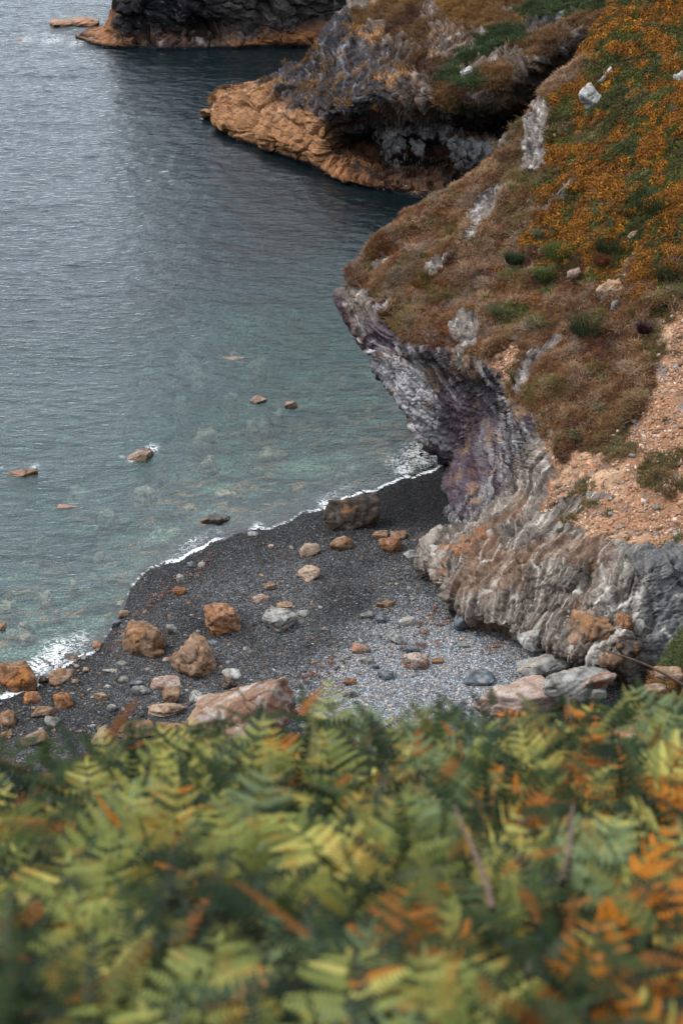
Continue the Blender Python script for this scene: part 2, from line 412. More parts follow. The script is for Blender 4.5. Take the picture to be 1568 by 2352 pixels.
    fm = t.n('MapRange', {'Value': th, 'From Min': -.03, 'From Max': .28, 'To Max': .88}).outputs[0]
    fd = t.n('BsdfDiffuse', {'Color': (.78, .80, .82, 1)})
    m3 = t.n('MixShader', {0: fm, 1: m2.outputs[0], 2: fd.outputs[0]})
    o = link('sea', me, t.end(m3.outputs[0])); tag(o, 'calm grey-green sea with small ripples', kind='structure')
sea()

# ------------------------------------------------------------------ the headlands
def Z(u, v, z=0.): return at_z(u, v, z)
def Y(u, v, y): return at_y(u, v, y)
def S1(u, v): return on_plane(u, v, P1)
def S2(u, v): return on_plane(u, v, P2)
def Wp(x, y, z): return np.array([x, y, z], float)
MAT_CLIFF = rock_material('cliff_rock', 9., .05, .82, .38)
MAT_FAR = rock_material('far_cliff_rock', 4.5, .08, .8, .4)

def headland_main():
    C = []
    def st(under, base, lip, f1, f2, brow, s1, s2, s3, ridge, back=(6, 6)):
        b1 = ridge + np.array([back[0] * .35, 2.2, -2.2]); b2 = ridge + np.array([back[0], back[1], 0]); b2[2] = ridge[2] - 8
        b3 = b2 + np.array([1, 3, 0]); b3[2] = -3
        C.append([under, base, lip, f1, f2, brow, s1, s2, s3, ridge, b1, b2, b3])
    def L(p, q, t): return p + (q - p) * t
    # nose, then along the shore towards the camera
    n0 = S1(800, 668)
    st(Wp(6, 82, -3), Wp(4.6, 80.5, 0), Y(801, 700, 79.4), L(Y(801, 700, 79.4), n0, .35), L(Y(801, 700, 79.4), n0, .7), n0, L(n0, S1(815, 645), .3), L(n0, S1(815, 645), .6), L(n0, S1(815, 645), .8), S1(815, 645), (5, 4))
    st(Wp(5.8, 79.6, -3), Wp(4.6, 79, 0), Y(795, 712, 78.6), Y(815, 700, 78.6), Y(835, 690, 78.3), S1(845, 676), S1(850, 650), S1(845, 630), S1(838, 615), S1(838, 600), (5, 5))
    st(Wp(6.5, 78.4, -3), Wp(4.4, 78, 0), Y(822, 775, 77.6), Y(842, 765, 77.4), Y(862, 745, 77.3), S1(885, 735), S1(890, 690), S1(880, 640), S1(873, 600), S1(868, 568))
    st(Wp(6.6, 77.6, -3), Wp(4.5, 77.2, 0), Y(868, 838, 76.6), Y(890, 820, 76.2), Y(918, 795, 76.), S1(950, 778), S1(965, 710), S1(955, 640), S1(935, 570), S1(915, 520))
    st(Wp(6.8, 76.8, -3), Wp(4.8, 76.4, 0), Y(915, 900, 76.0), Y(945, 865, 75.2), Y(985, 830, 74.8), S1(1030, 800), S1(1060, 710), S1(1050, 620), S1(1020, 530), S1(975, 472))
    st(Wp(6.9, 76, -3), Wp(5.0, 75.6, 0), Y(962, 985, 75.3), Y(1005, 930, 74.2), Y(1060, 880, 73.4), S1(1105, 835), S1(1150, 720), S1(1150, 600), S1(1110, 480), S1(1040, 435))
    st(Wp(7.0, 75, -3), Z(1046, 1068, 0), Y(1032, 1058, 75.0), Y(1078, 1000, 73.5), Y(1130, 940, 72.3), S1(1170, 862), S1(1240, 720), S1(1250, 560), S1(1200, 400), S1(1110, 370))
    st(Wp(6.9, 73.4, -3), Z(1040, 1110, .1), Y(1036, 1088, 73.3), Y(1100, 1045, 71.8), Y(1160, 985, 70.4), S1(1195, 925), S1(1310, 740), S1(1330, 540), S1(1280, 350), S1(1180, 300))
    st(Wp(6.6, 71.6, -3), Z(1040, 1155, .2), Y(1028, 1125, 71.8), Y(1115, 1095, 69.8), Y(1190, 1050, 68.2), S1(1255, 1010), S1(1390, 760), S1(1420, 530), S1(1350, 300), S1(1250, 215))
    st(Wp(6.2, 70, -3), Z(1046, 1205, .3), Y(1045, 1165, 69.8), Y(1130, 1145, 68.0), Y(1210, 1115, 66.3), S1(1283, 1085), S1(1450, 820), S1(1490, 540), S1(1430, 250), S1(1335, 125))
    def bt(base, lip, f1, f2, brow, *rest):
        p = Z(*base); st(p + np.array([2.2, 1.4, -3.5]), p, Z(*lip), Z(*f1), Z(*f2), Z(*brow), *[S1(*q) for q in rest])
    st(Wp(6., 68.6, -3), Z(1050, 1225, .35), Z(1065, 1207, 1.0), Z(1130, 1190, 2.1), Z(1190, 1176, 2.9), Z(1255, 1166, 3.8), S1(1480, 900), S1(1560, 560), S1(1510, 220), S1(1432, 0))
    bt((990, 1290, .55), (985, 1262, 1.1), (1080, 1230, 2.2), (1160, 1213, 3.0), (1250, 1198, 3.7), (1510, 960), (1630, 560), (1640, 150), (1560, -150))
    bt((1035, 1370, .8), (1000, 1312, 1.7), (1080, 1264, 2.6), (1170, 1234, 3.3), (1270, 1218, 3.9), (1540, 1020), (1720, 560), (1790, 100), (1720, -300))
    bt((1100, 1425, .95), (1050, 1378, 1.8), (1120, 1302, 2.8), (1210, 1256, 3.6), (1320, 1238, 4.0), (1580, 1070), (1820, 580), (1960, 60), (1900, -450))
    bt((1205, 1475, 1.1), (1150, 1442, 1.8), (1195, 1352, 2.9), (1280, 1284, 3.9), (1400, 1256, 4.2), (1560, 1130), (1940, 640), (2150, 60), (2100, -600))
    bt((1290, 1500, 1.2), (1235, 1474, 2.0), (1290, 1390, 2.9), (1370, 1302, 4.0), (1490, 1262, 4.5), (1650, 1150), (2100, 700), (2400, 80), (2400, -800))
    bt((1430, 1560, 1.3), (1400, 1512, 2.4), (1430, 1420, 3.2), (1500, 1312, 4.4), (1620, 1268, 4.9), (1900, 1170), (2300, 760), (2700, 100), (2800, -1000))
    st(Wp(19, 59, -3), Wp(17.5, 57.8, 1.5), Wp(17, 57.2, 2.5), Wp(17, 57.8, 3.6), Wp(17.5, 58.4, 4.8), Wp(18, 59.2, 6), Wp(19, 60, 8.6), Wp(28, 68, 17), Wp(38, 78, 27), Wp(50, 90, 37), (5, 5))
    C_ = np.array(C)
    ns, nt = C_.shape[:2]
    cs = [12, 24, 32, 42, 48, 46, 36, 36, 36, 26, 28, 38, 46, 60, 60, 66, 60]
    ct = [6, 34, 44, 44, 36, 66, 76, 86, 56, 12, 8, 5]
    P, S, T = loft(C_, cs, ct)
    N = normals(P)
    if (N[P.shape[0] // 2, 200, 2]) < 0: N = -N; flip = True
    else: flip = False
    vegt = 5.0 + .28 * fbm(P * .7, 4, 30) - .2 * sm(1, 3, S) * sm(5, 3, S)
    lowb = sm(10, 11, S); vegt = vegt + lowb * (.25 + .8 * fbm(P * .8, 4, 37))
    veg = sm(0, .12, T - vegt) * sm(9.6, 9.2, T + .25 * fbm(P * .8, 3, 33))
    # bare rock patches on the slope
    wx = P[..., 0] + .35 * fbm(P * 1.6, 3, 31); wy = P[..., 1] + .35 * fbm(P * 1.6, 3, 32)
    def W(poly): return [S1(*q)[:2] for q in poly]
    rockp = [[(1205, 290), (1252, 225), (1262, 300), (1245, 400), (1205, 410), (1190, 350)], [(1150, 350), (1250, 225), (1235, 215), (1130, 345)],
             [(1060, 560), (1100, 460), (1150, 420), (1165, 450), (1120, 510), (1075, 575)], [(965, 640), (1010, 580), (1040, 585), (1000, 640)],
             [(1250, 480), (1290, 430), (1355, 395), (1345, 412), (1300, 450), (1262, 492)], [(1030, 760), (1060, 710), (1100, 720), (1095, 800), (1060, 830)],
             [(1185, 870), (1265, 780), (1290, 790), (1225, 860), (1190, 920)], [(860, 700), (905, 690), (900, 720), (860, 730)], [(905, 590), (880, 605), (850, 640), (830, 650), (870, 590)]]
    rk = np.zeros(S.shape, bool)
    for q in rockp: rk |= inpoly(wx, wy, W(q))
    rk = rk & (T > 4.5)
    earth = inpoly(wx + .4 * fbm(P * .8, 3, 34), wy, W([(1700, 640), (1568, 680), (1480, 730), (1450, 800), (1500, 860), (1490, 940), (1400, 1020), (1290, 1060), (1260, 1120), (1200, 1180), (1220, 1225), (1420, 1290), (1700, 1300), (1900, 1100)]))
    earth |= inpoly(wx, wy, W([(1120, 880), (1180, 870), (1175, 920), (1130, 950)])) | inpoly(wx, wy, W([(1255, 1010), (1300, 1060), (1285, 1110), (1245, 1040)]))
    earth |= inpoly(wx, wy, W([(1110, 850), (1180, 800), (1200, 830), (1190, 880), (1130, 890)]))
    grassback = inpoly(wx, wy, W([(1350, 1020), (1480, 980), (1560, 1000), (1500, 1100), (1400, 1110)]))
    earth |= (S > 10.3) & (T < 6.2)
    isl = fbm(P * .9, 4, 36)
    earth &= ~(isl > .55)
    veg = veg * (1 - rk)
    vegm = veg * (1 - earth)
    # displacement
    nb = sm(68.2, 66.6, P[..., 1])                       # 0 on the purple face, 1 on the pale near buttress
    q1 = strata(P, (.45, -.35, .85), 4.2, .55, 40, .9); q2 = strata(P, (.78, -.55, .12), 3.4, .36, 41, .55)
    L1 = ridged(q1, 4, 42); L2 = ridged(q2, 4, 43); F1 = fbm(q1 * [3, 3, 3], 3, 44); F2 = fbm(q2 * [3, 3, 3], 3, 45)
    lay = L1 * (1 - nb) + L2 * nb; fin = F1 * (1 - nb) + F2 * nb
    qb = (q1 * (1 - nb[..., None]) + q2 * nb[..., None]) * [.55, 1.5, 1.5] + .35 * fbm(P * 1.3, 2, 46)[..., None]
    d1, d2, cv = cells(qb, 47)
    stp = q1[..., 0] * (1 - nb) + q2[..., 0] * nb; stp = stp * .9 + .5 * fbm(P * .7, 3, 57); stp = stp - np.floor(stp)
    d3, d4, cv2 = cells(qb * 2.6, 58)
    rockd = .34 * fbm(P * .5, 3, 48) + .13 * lay + .055 * fin + .10 * cv + .055 * cv2 + .17 * stp ** 2 * (1 - .8 * nb) - .06 * sm(.08, 0, d2 - d1)
    fold = np.sin((P @ np.array([.8, .45, .25])) * 1.6 + 2 * fbm(P * .35, 2, 49)) * .12
    q2f = strata(P, (.78, -.55, .12), 9., 1.1, 141, .55); R2 = ridged(q2f, 3, 142); st2 = q2[..., 0] * .34 + 1.5 * fbm(P * [.5, .5, .3], 4, 143); st2 = st2 - np.floor(st2); bl1, bl2, blv = cells(q2 * [.30, 1.3, 1.3] + .8 * fbm(P * .8, 3, 146)[..., None], 147)
    q1f = strata(P, (.45, -.35, .85), 10., 1.3, 144, .9); R1 = ridged(q1f, 3, 145)
    w1, w2, wv = cells(P * [1.0, 1.0, 1.4] + .35 * fbm(P * 1.4, 3, 149)[..., None], 150); rockd = rockd + .05 * wv - .05 * sm(.07, 0, w2 - w1)
    rockd = rockd + nb * (.24 * st2 ** 1.5 * (.4 + fbm(P * .5, 2, 148) * 1.5) + .06 * R2 + .11 * blv - .08 * sm(.1, 0, bl2 - bl1)) + (1 - nb) * .06 * R1 - .06 * sm(.09, 0, d4 - d3)
    rockd = rockd + fold * nb * sm(1.2, 2.5, T) * sm(5.3, 4.6, T)
    vegd = .42 * fbm(P * .3, 3, 52) + .30 * fbm(P * 1.0, 4, 53) + .16 * ridged(P * [.5, .5, .8], 3, 56)
    slope_rock = .22 + .12 * lay + .16 * cv + .10 * cv2 + .06 * fin
    ed = .30 * fbm(P * .5, 4, 54) + .05 * ridged(P * 2.2, 3, 55)
    dsp = np.where(T < 4.5, rockd, 0) 
    tt = sm(4.6, 5.1, T)
    top = slope_rock * rk + (1 - rk) * (vegd * (1 - earth) + ed * earth)
    expo = (1 - veg) * (1 - earth * (T > vegt - .1)) * (T > 4.6)
    top = top * (1 - expo * .6) + rockd * expo * .6
    dsp = rockd * (1 - tt) + top * tt
    dsp *= sm(0, .5, T)
    P = P + N * dsp[..., None]
    # colours
    v1 = fbm(q1 * [1., .5, .5], 4, 60); v2 = fbm(q2 * [1.3, .6, .6], 5, 61); big = fbm(P * .35, 3, 62)
    c = np.tile(np.array([.125, .112, .122], np.float32), S.shape + (1,)); v3 = fbm(q1 * [3.2, 1., 1.], 3, 64)
    c = mix(c, [.30, .29, .30], sm(.02, .3, v1 * .6 + v3 * .8)); c = mix(c, [.040, .030, .038], sm(.04, .32, -v1 * .6 - v3 * .7))
    c = mix(c, [.11, .070, .095], sm(.0, .35, big) * .6)
    c = mix(c, [.30, .18, .10], sm(.22, .42, fbm(P * 1.3, 4, 63)) * .55)
    b2 = np.tile(np.array([.185, .155, .135], np.float32), S.shape + (1,))
    v4 = fbm(q2 * [3., 1., 1.], 3, 74); b2 = mix(b2, [.38, .33, .285], sm(.08, .36, v2 * .7 + v4 * .7)); b2 = mix(b2, [.075, .058, .05], sm(.06, .34, -v2 * .7 - v4 * .6)); b2 = mix(b2, [.24, .13, .075], sm(.15, .4, big) * .5)
    b2 = mix(b2, [.120, .128, .138], sm(9.2, 10.8, P[..., 0] + .8 * big) * .8)
    vein = sm(.045, .0, np.abs(noise(q2 * [.55, .7, .7], 65) - .12 * big))
    b2 = mix(b2, [.62, .58, .54], vein * .8)
    rust = sm(1.8, .6, np.linalg.norm((P - Z(1080, 1262, 2.4)) * [.8, .8, 1], axis=-1)) * sm(-.1, .2, fbm(P * 1.9, 3, 66))
    b2 = mix(b2, [.34, .13, .045], rust * .75)
    c = c * (1 - nb[..., None]) + b2 * nb[..., None]
    # maroon undercut below the nose, pale streaks lower down
    under = sm(2.45, 2.0, T)
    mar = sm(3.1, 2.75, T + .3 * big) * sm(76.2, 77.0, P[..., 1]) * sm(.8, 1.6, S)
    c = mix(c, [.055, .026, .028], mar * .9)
    stre = sm(3.7, 3.2, T) * sm(78.0, 76.9, P[..., 1]) * sm(73.6, 75., P[..., 1]) * sm(.5, 1.6, P[..., 2])
    sn = fbm(np.stack([P[..., 1] * 3.6 + P[..., 0] * 2, P[..., 2] * .5, P[..., 0] * .3], -1), 3, 67)
    c = mix(c, [.50, .48, .50], stre * sm(-.12, .15, sn) * .95)
    c = mix(c, [.16, .085, .05], stre * sm(.15, .35, -sn) * .8)
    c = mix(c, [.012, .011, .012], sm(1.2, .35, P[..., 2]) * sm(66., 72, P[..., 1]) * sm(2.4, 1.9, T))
    # pale sun-bleached nose tip with orange lichen along the edge
    tip = sm(2.5, 1.0, S) * sm(2.1, 2.6, T) * sm(6, 5, T)
    c = mix(c, [.25, .205, .165], tip * .75); c = mix(c, [.5, .46, .42], tip * sm(.2, .35, v1) * .7)
    lich = sm(.15, .4, fbm(P * 2.3, 3, 68)) * sm(7.2, 9.4, T) * sm(7, 3, S)
    scol = np.tile(np.array([.19, .16, .145], np.float32), S.shape + (1,)); scol = mix(scol, [.40, .37, .35], sm(.14, .36, fbm(P * 3.2, 3, 69)))
    scol = mix(scol, [.09, .075, .075], sm(.15, .35, -fbm(P * 2.2, 3, 70)))
    c = mix(c, np.array([.13, .07, .035]) , vegm)                      # soil and thatch under the grass
    c = np.where((rk & (T > 4.6))[..., None], scol, c)
    et = np.tile(np.array([.32, .17, .10], np.float32), S.shape + (1,))
    et = mix(et, [.42, .265, .17], sm(0, .4, fbm(P * 1.4, 4, 71))); et = mix(et, [.21, .13, .09], sm(.05, .4, -fbm(P * 3.1, 4, 72)))
    et = mix(et, [.20, .19, .19], sm(.3, .42, fbm(P * [.8, .8, .8], 3, 73)) * .8)
    em = (earth & (T > np.maximum(4.75, vegt - .1))).astype(np.float32)
    c = mix(c, [0, 0, 0], em * 0); c = c * (1 - em[..., None]) + et * em[..., None]
    c = mix(c, [.50, .20, .05], lich * (1 - vegm * .6) * .8)
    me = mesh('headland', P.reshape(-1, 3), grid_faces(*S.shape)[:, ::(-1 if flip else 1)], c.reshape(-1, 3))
    o = link('headland', me, MAT_CLIFF); tag(o, 'steep headland with layered cliff foot and rusty grass slope', kind='structure')
    return P, N, S, T, vegm, em, rk
HM = headland_main()

def headland_middle():
    C = []
    def st(*pts):
        r = pts[-1]; C.append(list(pts) + [r + np.array([0., 3, -1.5]), np.array([r[0] + 1, r[1] + 9, -3])])
    def bel(p): q = p.copy(); q[2] = -3; q[1] += .6; return q
    def row(base, *rest): st(bel(base), base, *rest)
    row(Z(468, 268), Y(470, 262, 131), Y(475, 255, 131.4), Y(478, 250, 131.8), Y(480, 247, 132), Y(484, 242, 132.5), Y(486, 240, 133))
    row(Z(500, 292), Y(500, 275, 128.5), Y(500, 255, 129), Y(502, 240, 129.6), Y(505, 226, 130.2), Y(508, 215, 131), Y(512, 207, 132))
    row(Z(545, 318), Y(548, 296, 125.6), Y(552, 270, 126.3), Y(556, 240, 127.6), Y(556, 220, 128.6), Y(552, 205, 129.8), Y(552, 196, 131))
    row(Z(620, 350), Y(625, 325, 121.8), Y(632, 290, 122.6), Y(636, 255, 124), Y(632, 225, 125.8), Y(622, 200, 128), Y(610, 184, 130))
    row(Z(690, 370), Y(695, 350, 119.6), Y(700, 310, 120.2), Y(700, 265, 121.6), Y(695, 225, 123.6), Y(680, 190, 126.4), Y(655, 167, 129))
    row(Z(745, 398), Y(745, 380, 118), Y(742, 330, 118.6), Y(745, 275, 119), Y(745, 230, 120.8), Y(738, 180, 124), Y(710, 135, 128))
    row(Z(800, 418), Y(795, 395, 117), Y(800, 335, 120.6), Y(800, 285, 119.6), S2(785, 248), S2(785, 160), S2(742, 92))
    row(Z(870, 436), Y(860, 405, 115.8), Y(870, 350, 121.4), Y(875, 290, 121.2), S2(868, 220), S2(868, 120), S2(785, 48))
    row(Z(940, 448), Y(935, 415, 115), Y(945, 350, 121.5), Y(950, 300, 121.), S2(955, 225), S2(960, 110), S2(860, 5))
    row(Z(1005, 455), Y(1005, 420, 114.4), Y(1025, 350, 121), Y(1040, 290, 120.4), S2(1055, 222), S2(1070, 90), S2(980, -60))
    row(Z(1080, 460), Y(1090, 420, 114), Y(1110, 345, 120.4), Y(1130, 275, 119.6), S2(1150, 195), S2(1180, 60), S2(1120, -130))
    row(Z(1190, 462), Y(1200, 420, 113), Y(1220, 320, 119), Y(1240, 230, 118.6), S2(1260, 135), S2(1290, 20), S2(1280, -200))
    row(Z(1330, 462), Y(1340, 400, 112), Y(1360, 280, 116), Y(1380, 160, 115.4), S2(1400, 55), S2(1430, -60), S2(1450, -260))
    row(Z(1500, 462), Y(1520, 380, 111.5), Y(1540, 250, 113), Y(1560, 120, 113), S2(1600, 0), S2(1640, -120), S2(1680, -380))
    row(Wp(40, 112, 0), Wp(41, 113, 3), Wp(42, 114, 7), Wp(43, 115, 11), Wp(44, 116, 16), Wp(47, 122, 24), Wp(52, 135, 34))
    cs = [16, 24, 36, 40, 40, 44, 48, 48, 46, 46, 44, 40, 20, 10]
    ct = [4, 22, 44, 44, 44, 90, 70, 8, 5]
    P, S, T = loft(np.array(C), cs, ct); N = normals(P)
    if N[P.shape[0] // 2, -60, 2] < 0: N = -N; flip = True
    else: flip = False
    q = strata(P, (.35, -.3, .9), 2.0, .33, 80, 1.2); L1 = ridged(q, 4, 81)
    qf = strata(P, (.35, -.3, .9), 5., 1., 82, 1.2); F1 = ridged(qf, 3, 83)
    d1, d2, cv = cells(q * [.6, 1.5, 1.5] + .4 * fbm(P * .6, 2, 84)[..., None], 85); d3, d4, cv2 = cells(q * [1.6, 4., 4.], 185)
    stp = q[..., 0] * .8 + .6 * fbm(P * .4, 3, 186); stp = stp - np.floor(stp)
    vegl = 4.6 + 1.3 * fbm(P * .3, 4, 86) + 2.2 * sm(9.3, 6.4, S)
    veg = sm(0, .25, T - vegl) * sm(7.2, 6.9, T); veg = veg * sm(.12, -.06, fbm(P * .5, 4, 87) - .04)
    plat = sm(6.2, 4.6, S)
    rd = .5 * fbm(P * .3, 3, 88) + .22 * L1 + .09 * F1 + .20 * cv + .10 * cv2 + .28 * stp ** 2 - (.10 + .22 * sm(6., 4.5, S)) * sm(.10, 0, d2 - d1) - .10 * sm(.1, 0, d4 - d3)
    vd = .25 * fbm(P * .4, 3, 89) + .10 * ridged(P * 1.1, 3, 90)
    e1, e2, ev = cells(P * [.42, .42, .9] + .35 * fbm(P * .8, 3, 187)[..., None], 188); g1, g2_, gv = cells(P * [1.1, 1.1, 2.2] + .3 * fbm(P * 1.5, 2, 189)[..., None], 190)
    rp = .5 * fbm(P * .3, 3, 88) + .30 * ev + .12 * gv + .16 * L1 + .06 * F1 - .30 * sm(.12, 0, e2 - e1) - .08 * sm(.1, 0, g2_ - g1) + .06 * fbm(P * 2.5, 3, 191)
    rd = rd * (1 - plat) + rp * plat
    P = P + N * ((rd * (1 - veg * .6) + vd * veg * .7) * sm(.4, 1.3, T))[..., None]
    n1 = fbm(qf, 4, 91); n2 = fbm(P * .4, 4, 92); n3 = fbm(P * 1.4, 4, 93)
    c = np.tile(np.array([.040, .038, .046], np.float32), S.shape + (1,))
    c = mix(c, [.15, .145, .16], sm(.12, .45, n1) * sm(3.2, 4.4, T)); c = mix(c, [.055, .04, .035], sm(.1, .5, n2)); c = mix(c, [.010, .010, .013], sm(.1, .4, -n1) * .8)
    c = mix(c, [.014, .013, .015], sm(3.9, 3.2, T + .3 * n2) * sm(5.0, 6.0, S) * sm(1.2, 1.9, T) * .97); c = mix(c, [.016, .014, .014], sm(5.2, 6.4, S) * sm(4.2, 3.8, T) * .75)  # shade inside the cave and under the overhang painted as near-black rock
    c = mix(c, [.02, .018, .02], sm(.12, 0, e2 - e1) * plat * .0)
    # pale droppings streaks in the cave
    def spot(u, v, y, rx, rz, k, col, c, st=0.):
        o = at_y(u, v, y + 1.8); r = np.sqrt(((P[..., 0] - o[0]) / rx) ** 2 + ((P[..., 2] - o[2]) / rz) ** 2)
        w = sm(1.05, .7, r + 1.1 * fbm(P * [2.6, 1.2, .8], 4, 94 + k)) * (P[..., 1] < y + 5)
        return mix(c, col, w * sm(4.4, 4.0, T) * sm(2.3, 2.8, T) * .8)
    for k, (u, v, rx, rz) in enumerate([(905, 310, 1.0, 1.5), (1000, 290, 1.3, .9), (960, 285, .6, .7), (1090, 335, 1.6, .8), (1050, 350, .5, .8), (1130, 345, .9, .6), (1020, 300, .5, 1.), (960, 350, .5, .5), (920, 345, .6, .8)]):
        c = spot(u, v, 118.6, rx, rz, k, [.72, .72, .75], c)
    c = spot(1080, 320, 118.4, 1.3, .4, 20, [.20, .09, .05], c)
    # weed-brown tidal zone and orange rock platform
    tid = sm(1.1, .4, P[..., 2] - .6 * n2 - .3 * n3) * (1 - .72 * sm(6, 7.5, S))
    c = mix(c, [.24, .105, .045], tid * (1 - .0 * S)); c = mix(c, [.075, .035, .02], tid * sm(.0, .4, -n3) * .8)
    c = mix(c, [.27, .135, .065], plat * sm(3.6, 2.8, P[..., 2] + 1.2 * n2 + .8 * n3)); c = mix(c, [.45, .28, .18], plat * sm(3.0, 2.4, P[..., 2]) * sm(.1, .4, n3) * sm(3.0, 4.2, T))
    up = sm(4.0, 4.6, T) * sm(5.6, 6.4, S)
    up = up * sm(6.3, 7.6, S); c = mix(c, [.17, .125, .10], up * sm(-.15, .25, n2 + .2) * .8)
    c = mix(c, [.36, .33, .31], up * sm(.25, .45, n3) * .6)
    c = mix(c, [.46, .21, .06], sm(.12, .42, fbm(P * .9, 4, 97)) * sm(3.9, 4.6, T) * sm(10, 6, S) * sm(5.6, 6.8, S) * .8)
    c = mix(c, [.050, .045, .05], sm(.2, .45, -n1) * .7 * sm(4.5, 5, T))
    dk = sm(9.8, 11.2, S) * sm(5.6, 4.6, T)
    c = mix(c, [.028, .022, .02], dk * .9)  # painted shade on the cliff below the right-hand brow
    c = mix(c, [.13, .07, .04], veg)
    c = mix(c, [.010, .010, .012], sm(.32, .12, P[..., 2]))
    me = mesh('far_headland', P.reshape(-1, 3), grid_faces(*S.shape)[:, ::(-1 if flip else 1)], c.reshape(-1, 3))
    o = link('headland', me, MAT_FAR); tag(o, 'middle headland with orange rock platform and dark overhang', kind='structure')
    return P, N, S, T, veg
H2 = headland_middle()

def headland_far():
    C = []
    def row(base, *rest):
        b = base.copy(); b[2] = -3; b[1] += .6; r = rest[-1]
        C.append([b, base, *rest, r + np.array([0., 6, -1.]), np.array([r[0] + 2, r[1] + 14, -3])])
    row(Z(176, 88), Y(178, 86, 155.5), Y(182, 82, 155.8), Y(186, 78, 156), Y(190, 76, 156.3), Y(194, 74, 156.6), Y(198, 72, 157))
    row(Z(215, 102), Y(218, 92, 154), Y(222, 84, 154.6), Y(226, 76, 155.2), Y(230, 70, 155.8), Y(234, 66, 156.4), Y(238, 62, 157))
    row(Z(262, 110), Y(264, 92, 152.6), Y(262, 70, 153.4), Y(260, 52, 154.5), Y(262, 42, 155.6), Y(266, 34, 156.6), Y(270, 28, 158))
    row(Z(310, 112), Y(312, 80, 152.4), Y(305, 45, 153.), Y(295, 10, 153.4), Y(292, -30, 155), Y(296, -80, 157), Y(310, -120, 160))
    row(Z(400, 114), Y(400, 84, 152.6), Y(405, 50, 152.8), Y(400, 0, 152.6), Y(390, -80, 154), Y(380, -170, 157), Y(400, -230, 162))
    row(Z(490, 112), Y(490, 86, 152.8), Y(495, 55, 154.), Y(495, 10, 151.8), Y(495, -90, 153.6), Y(490, -220, 157), Y(520, -320, 163))
    row(Z(560, 112), Y(560, 90, 151.8), Y(562, 55, 152.8), Y(565, 10, 152.4), Y(575, -90, 154), Y(580, -240, 157), Y(600, -370, 164))
    row(Z(640, 108), Y(640, 80, 151.8), Y(640, 45, 152.), Y(650, 0, 152.8), Y(660, -90, 154), Y(680, -240, 158), Y(700, -400, 165))
    row(Z(740, 106), Y(740, 78, 152.8), Y(745, 45, 155), Y(750, 0, 155.5), Y(760, -90, 157), Y(790, -240, 160), Y(800, -420, 166))
    row(Z(880, 100), Y(880, 70, 153), Y(880, 40, 153.4), Y(880, 0, 154.), Y(900, -90, 156), Y(920, -240, 160), Y(930, -430, 167))
    row(Z(1200, 96), Y(1200, 70, 153), Y(1200, 40, 154), Y(1200, 0, 155), Y(1200, -90, 157), Y(1200, -240, 161), Y(1200, -430, 168))
    row(Wp(60, 150, 0), Wp(60, 151, 3), Wp(60, 152, 6), Wp(60, 153, 10), Wp(60, 154, 14), Wp(60, 158, 20), Wp(60, 166, 30))
    cs = [8, 24, 30, 44, 44, 40, 40, 44, 36, 20, 8]; ct = [4, 36, 40, 50, 50, 30, 16, 5, 4]
    C = np.array(C); hi_ = C[..., 2] > 4; C[..., 2] = np.where(hi_, 4 + (C[..., 2] - 4) * np.where(np.arange(len(C)) >= 5, 1.6, 1.0)[:, None], C[..., 2])
    P, S, T = loft(C, cs, ct); N = normals(P)
    if N[P.shape[0] // 2, 100, 1] > 0: N = -N; flip = True
    else: flip = False
    q = strata(P, (.5, -.2, .8), 1.6, .3, 110, 1.2); L1 = ridged(q, 4, 111)
    d1, d2, cv = cells(q * [.6, 1.2, 1.2] + .5 * fbm(P * .5, 2, 112)[..., None], 113); d3, d4, cv2 = cells(q * [1.6, 4., 4.], 118)
    hi = sm(1.2, 2.6, S)
    P = P + N * ((.5 * fbm(P * .3, 3, 114) * hi + (.18 + .15 * hi) * L1 + (.6 * cv + .2 * cv2) * hi + .1 * fbm(P * 2, 3, 119) - .25 * hi * sm(.08, 0, d2 - d1)) * sm(.5, 1.6, T))[..., None]
    n1 = fbm(q * 2.2, 4, 115); n2 = fbm(P * .4, 4, 116); n3 = fbm(P * 1.3, 4, 117)
    c = np.tile(np.array([.016, .015, .018], np.float32), S.shape + (1,))
    c = mix(c, [.17, .16, .165], sm(.25, .5, n1) * .8); c = mix(c, [.20, .12, .10], sm(.3, .5, n2) * sm(.1, .3, n3) * .8)
    c = mix(c, [.085, .075, .072], sm(4.6, 5.4, S) * .6)
    tid = sm(1.5, .5, P[..., 2] - .9 * n2 - .5 * n3) * (.35 + .65 * sm(5, 6.5, S)) * (1 - .6 * sm(2.6, 3.2, S) * sm(5.6, 5, S))
    c = mix(c, [.24, .105, .045], tid); c = mix(c, [.07, .035, .02], tid * sm(0, .4, -n3) * .8)
    c = mix(c, [.27, .125, .06], sm(2.5, 1.6, S) * .9)
    c = mix(c, [.010, .010, .012], sm(.35, .1, P[..., 2]))
    me = mesh('outer_headland', P.reshape(-1, 3), grid_faces(*S.shape)[:, ::(-1 if flip else 1)], c.reshape(-1, 3))
    o = link('headland', me, MAT_FAR); tag(o, 'far dark cliff standing in the sea at the top', kind='structure')
headland_far()

